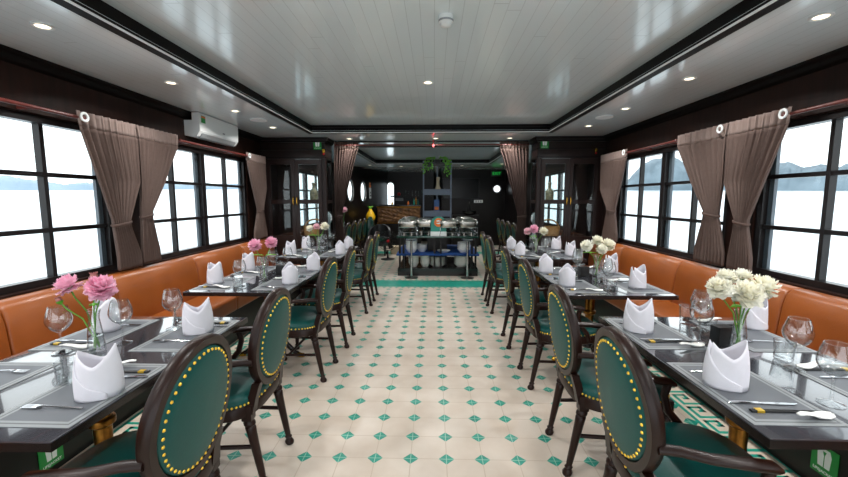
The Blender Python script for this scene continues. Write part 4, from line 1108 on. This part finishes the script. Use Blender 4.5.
pts = [(-.145, 0), (.145, 0), (.145, .10)] + [(.145*math.cos(a), .14+.145*math.sin(a)) for a in [PI*i/14 for i in range(15)]] + [(-.145, .10)]
f = MB(); f.prism(pts, -.025, .025, Matrix.Rotation(PI/2, 4, 'X')); f.build('panel', 'teal_paint', r)
f = MB(); f.lathe([(0, .026), (.082, .026), (.082, .03), (0, .031)], (0, 0, .17), 28, axis=None)
for v in f.bm.verts: v.co = Matrix.Translation((0, 0, .17)) @ Matrix.Rotation(PI/2, 4, 'X') @ (v.co - Vector((0, 0, .17)))
f.build('emblem_disc', 'orange_paint', r)
f = MB(); P = Matrix.Translation((0, -.0312, .17)) @ Matrix.Rotation(PI/2, 4, 'X')
f.prism([(-.05, -.012), (-.02, -.03), (.03, -.028), (.055, -.005), (.03, .0), (-.01, -.006)], 0, .001, P); f.prism([(-.045, .03), (0, .045), (.045, .03), (.03, .018), (-.03, .018)], 0, .001, P); f.build('emblem_mark', 'sign_white', r, smooth=0)

# display shelf on the island
r = thing('display_shelf', 'tall open slate-blue shelf standing on the buffet island', 'shelf', (.065, 8.02, .7505))
for x, y in ((-.285, 0), (.0, .19), (.285, 0)):
    f = MB(); f.bb(x-.014, x+.014, y-.014, y+.014, 0, 1.47); f.build('post', 'steel_blue', r, smooth=0)
for z, h in ((1.42, .05), (.88, .11), (.43, .11)):
    f = MB(); f.prism([(-.30, -.02), (.30, -.02), (.30, .02), (.02, .21), (-.02, .21), (-.30, .02)], z-.01, z+.01)
    f.bb(-.271, .271, -.012, .004, z-h, z); f.build('shelf_board' if z < 1.4 else 'top_board', 'steel_blue' if z < 1.4 else 'black_plain', r, smooth=0)
r = thing('flower_vase', 'slim pale vase on the upper shelf of the slate-blue stand', 'vase', (.08, 8.09, .7505+.8905))
f = MB(); f.lathe([(0, 0), (.06, 0), (.055, .03), (.035, .06), (.03, .18), (.038, .24), (.034, .25), (0, .245)], n=20); f.build('vessel', 'tan_board', r)
f = MB(); f.box((.0, .0, .115), (.11, .03, .23)); f.mi = 1; f.box((0, -.0155, .05), (.09, .002, .07)); tag(f.build('picture_book', ['book_blue', 'orange_paint'], smooth=0, loc=(.055, 8.08, .7505+.4405)), 'small upright blue book on the lower shelf of the stand', 'book')
r = thing('trailing_plant', 'trailing green pothos plant on top of the slate-blue stand', 'plant', (.065, 8.05, .7505+1.4305))
f = MB(); f.lathe([(0, 0), (.06, 0), (.075, .06), (.07, .065), (0, .06)], n=20); f.build('pot', 'black_plain', r)
rn = random.Random(5); f = MB(); g = MB()
for k in range(11):
    a = (rn.uniform(PI*.95, PI*1.35) if k % 2 else rn.uniform(PI*1.65, PI*2.05)); L_ = rn.uniform(.10, .34); pts = []
    ro = rn.uniform(.22, .33)
    for i in range(9):
        t_ = i/8; ro_ = ro*min(1, t_*1.8)**.8
        pts.append(Vector((ro_*math.cos(a)*.9, ro_*math.sin(a)*.75-.02, .06+.05*math.sin(PI*min(1, t_*2))-L_*max(0, t_-.45)*1.8)))
    g.tube(pts, .003, 5)
    for i in range(2, 9):
        for q in range(2):
            c = pts[i]; d = Vector((rn.uniform(-1, 1), rn.uniform(-1, .3), rn.uniform(-.8, .2))).normalized()*rn.uniform(.035, .055); s_ = d.cross(Vector((rn.uniform(-1, 1), 1, .3))).normalized()*.02
            f.grid([[c, c, c], [c+d*.45-s_, c+d*.45, c+d*.45+s_], [c+d*.8-s_*.6, c+d*.85, c+d*.8+s_*.6], [c+d, c+d, c+d]])
bmesh.ops.remove_doubles(f.bm, verts=f.bm.verts, dist=1e-6)
o = f.build('foliage', 'leaf_green', r, smooth=0); o['kind'] = 'stuff'; g.build('vine', 'stem_green', r)

# ------------------------------------------------------------ bar and things at the far end
r = thing('bar_counter', 'black bar counter with carved gold relief front at the far left', 'bar', (-1.1, 11.75, 0))
f = MB(); f.bb(-.66, .70, 0, .22, 0, 1.20); f.build('body', 'black_wood', r, smooth=0)
f = MB(); f.box((.02, .08, 1.235), (1.40, .36, .045), None, .008); f.build('counter_top', 'black_lacquer', r)
f = MB(); G = []
rn = random.Random(11); ph = [rn.uniform(0, 6) for _ in range(6)]
for i in range(25):
    z = .72+.45*i/24
    G.append([(-.64+1.32*j/60, -.012-.018*abs(math.sin(j*.55+ph[0]+2*math.sin(i*.4))*math.cos(i*.5+ph[1]+j*.13))*min(1, min(i, 24-i)/3)*min(1, min(j, 60-j)/3), z) for j in range(61)])
f.grid(G); f.build('carved_front', 'gold_relief', r, smooth=60, solid=.006)
f = MB()
for z in (.70, 1.19): f.bb(-.66, .69, -.03, 0, z-.02, z+.012)
f.build('relief_border', 'brass_dark', r, smooth=0)
ZB = 1.2585
for i, (x, h, m_, lb) in enumerate(((-.62, .20, 'teal_paint', 'teal bottle at the right end of the bar counter'), (-.56, .26, 'brass_dark', 'amber bottle at the right end of the bar counter'), (-.50, .18, 'leather_green', 'short green bottle at the right end of the bar counter'), (-.80, .12, 'orange_paint', 'small orange bottle on the bar counter'), (-1.30, .10, 'yellow_glaze', 'small yellow jar on the bar counter'))):
    r = thing('bar_bottle', lb, 'bottle', (x, 11.9, ZB), 0, 'bottles on the bar')
    f = MB(); f.lathe([(0, 0), (.028, 0), (.03, .01), (.03, h*.55), (.012, h*.72), (.011, h*.93)], n=16); f.build('bottle_body', m_, r)
    f = MB(); f.lathe([(.013, h*.92), (.013, h), (0, h)], n=12); f.build('cap', 'black_plain', r)
f = MB(); f.ball((0, 0, .055), .055); f.box((0, 0, .004), (.05, .05, .008)); tag(f.build('red_lamp', 'red_plastic', loc=(-1.17, 12.85, 1.54)), 'small round red ornament on the back bar shelf', 'ornament')
f = MB(); f.bb(-.13, .13, -.02, 0, -.05, .05); tag(f.build('switch_plate', 'grey_plastic', smooth=0, loc=(-1.17, 12.96, 1.42)), 'small grey plate on the wall under the red ornament', 'switch plate')
f = MB(); f.bb(-1.45, -.1, 12.72, 12.97, 1.50, 1.54); tag(f.build('wall_shelf', 'black_wood', smooth=0), 'dark shelf on the wall behind the bar', 'shelf')
for k in range(8):
    f = MB(); f.lathe([(0, 0), (.025, 0), (.004, .01), (.004, .07), (.03, .10), (.032, .15), (.026, .17)], n=14)
    tag(f.build('hanging_glass', 'glass_ware', loc=(-.95+k*.11, 12.85, 1.541)), 'stemmed glass in the row on the dark back bar shelf', 'glass', 'glasses on the back bar shelf')
r = thing('yellow_jug', 'bright yellow gourd-shaped jug with a green stopper beside the bar front', 'jug', (-1.83, 11.0, 0))
f = MB(); f.bb(-.11, .11, -.11, .11, 0, .80); f.build('pedestal', 'black_wood', r, smooth=0)
f = MB(); f.lathe([(0, .80), (.08, .80), (.13, .86), (.14, .93), (.10, 1.03), (.06, 1.09), (.045, 1.14), (0, 1.15)], n=22); f.build('jug_body', 'yellow_glaze', r)
f = MB(); f.lathe([(0, 1.148), (.045, 1.15), (.05, 1.18), (.02, 1.22), (0, 1.225)], n=14)
for k in range(6):
    a = k*PI/3; f.tube([(.02*math.cos(a), .02*math.sin(a), 1.17), (.07*math.cos(a), .07*math.sin(a), 1.22), (.09*math.cos(a), .09*math.sin(a), 1.20)], [.012, .012, .004], 6)
f.build('stopper', 'leaf_green', r)
r = thing('wall_ornament', 'orange-topped white wall ornament between the porthole and the bar', 'ornament', (-1.955, 11.60, 1.45), math.radians(-104+180))
f = MB(); f.bb(-.07, .07, -.03, .03, 0, .32, .01); f.build('plaque', 'glaze_white', r)
f = MB(); f.ball((0, -.01, .37), .07, 14, (1, .5, .8)); f.box((0, 0, .45), (.12, .05, .05), None, .01); f.build('orange_top', 'orange_paint', r)
f = MB(); f.bb(-.045, .045, -.032, -.030, .06, .11); f.bb(-.03, .03, -.032, -.030, .14, .2); f.build('dark_print', 'black_plain', r, smooth=0)
# covered standing fan and low box at the left of the buffet
r = thing('floor_fan', 'black round floor fan with a red hub light near the bar', 'fan', (-1.10, 9.0, 0), .25)
f = MB(); f.lathe([(0, 0), (.16, 0), (.165, .02), (.05, .04), (0, .04)], n=24); f.build('base', 'black_plain', r)
f = MB(); f.lathe([(.02, .03), (.018, .22)], n=12); f.build('stem', 'black_plain', r)
f = MB()
for q in (.06, .12, .18, .23): f.tube([(q*math.cos(a), -.05, .45+q*math.sin(a)) for a in [2*PI*i/28 for i in range(28)]], .006, 6, closed=True)
for k in range(12):
    a = k*PI/6; f.tube([(.04*math.cos(a), -.055, .45+.04*math.sin(a)), (.24*math.cos(a), -.03, .45+.24*math.sin(a)), (.24*math.cos(a), .04, .45+.24*math.sin(a))], .004, 6)
f.build('grille', 'black_plain', r)
f = MB(); f.lathe([(0, -.1), (.07, -.09), (.08, 0), (.06, .03), (0, .04)], (0, .02, .45), 18, axis=(0, -1, 0)); f.build('motor', 'black_plain', r)
f = MB()
for k in range(4):
    a = k*PI/2+.3; p = [(.04*math.cos(a+q), -.02+.02*s_, .45+.04*math.sin(a+q)) for q, s_ in ((-.4, 1), (.4, -1))]; p2 = [(.21*math.cos(a+q), -.02+.02*s_, .45+.21*math.sin(a+q)) for q, s_ in ((.45, -1), (-.15, 1))]
    f.grid([[p[0], p[1]], [p2[1], p2[0]]])
f.build('blades', 'black_plain', r, smooth=0, solid=.004)
f = MB(); f.ball((0, -.075, .45), .035, 12, (1, .5, 1)); f.build('hub_light', 'red_plastic', r)
f = MB(); f.box((0, 0, .10), (.42, .34, .20), None, .01); tag(f.build('low_box', 'tan_board', loc=(-.92, 10.0, 0)), 'low pale box on the floor in front of the bar', 'box')
f = MB(); f.rings([[(x, y, z) for x, y in sup(.12*q, .12*q, 2.4, 24)] for q, z in ((.9, 0), (1, .1), (.9, .6), (.75, .85), (.4, .95), (.1, .97))]); tag(f.build('draped_stand', 'dark_green_top', loc=(-1.70, 10.15, 0)), 'slim dark green draped stand between the armchairs and the yellow jug', 'stand')
r = thing('tub_chair', 'low dark round-backed tub chair in front of the bar', 'chair', (-1.40, 9.75, 0))
f = MB(); a0 = [PI*i/20 for i in range(21)]
f.rings([[(q*math.cos(a), q*math.sin(a)-.02, z) for q, z in ((.29, .25), (.30, .5+.28*math.sin(a)**.7), (.25, .5+.28*math.sin(a)**.7), (.24, .25))] for a in a0]); f.build('back_shell', 'black_plain', r)
f = MB(); f.rings([[(x, y, z) for x, y in sup(.25*q, .25*q, 2.6, 24)] for q, z in ((.9, .25), (1, .28), (1, .40), (.85, .44), (.3, .45))]); f.build('seat', 'dark_green_top', r)
for a in (.8, 2.3, 3.9, 5.5):
    f = MB(); f.tube([(.18*math.cos(a), .18*math.sin(a), .26), (.22*math.cos(a), .22*math.sin(a), 0)], .018, 8); f.build('leg', 'black_wood', r)
r = thing('television', 'large black television on the far wall right of the shelf', 'television', (.82, 11.82, 1.75))
f = MB(); f.box((0, -.025, 0), (1.10, .05, .62), None, .006); f.build('casing', 'black_plain', r)
f = MB(); f.bb(-.535, .535, -.0525, -.0505, -.295, .295); f.build('screen', 'screen_black', r, smooth=0)
r = thing('wall_switch', 'white switch panel on the dark wall below the television', 'switch', (1.36, 11.818, 1.36))
f = MB(); f.box((0, -.008, 0), (.27, .016, .085), None, .003); f.build('plate', 'white_plastic', r)
for x in (-.07, .0, .07):
    f = MB(); f.bb(x-.022, x+.022, -.019, -.015, -.03, .03); f.build('rocker', 'grey_plastic', r, smooth=0)
r = thing('key_card', 'small green and white notice on the wall above the switch panel', 'sign', (1.28, 11.818, 1.51)); f = MB(); f.bb(-.035, .035, -.006, 0, -.045, .045); f.build('board', 'white_plastic', r, smooth=0); f = MB(); f.bb(-.02, .02, -.008, -.006, -.03, .02); f.build('mark', 'green_sign', r, smooth=0)
r = thing('exit_sign', 'green lit exit sign hanging over the far right wall', 'sign', (1.88, 11.7, 2.12))
f = MB(); f.box((0, 0, .07), (.32, .05, .15), None, .006); f.bb(-.01, .01, -.01, .01, .14, ZC-2.12); f.build('case', 'black_plain', r)
f = MB(); f.add_text('EXIT', .125, Matrix.Translation((0, -.026, .07)) @ Matrix.Rotation(PI/2, 4, 'X')); f.build('lettering', 'exit_glow', r, smooth=0)
r = thing('side_console', 'black console with a curved tap against the wall under the television', 'console', (.95, 11.5, 0))
f = MB(); f.bb(-.4, .4, 0, .28, 0, .95); f.build('body', 'black_wood', r, smooth=0)
f = MB(); f.rings([[(x+.12, y+.14, z) for x, y in sup(.2*q, .11*q, 2, 20)] for q, z in ((.6, .95), (1, 1.0), (1.05, 1.07), (.95, 1.07), (.5, .98))]); f.build('basin', 'black_lacquer', r)
f = MB(); f.tube([(.12, .24, .95), (.12, .24, 1.28), (.12, .20, 1.34), (.12, .12, 1.34), (.12, .10, 1.30)], .012, 8); f.build('tap', 'steel_dark', r)
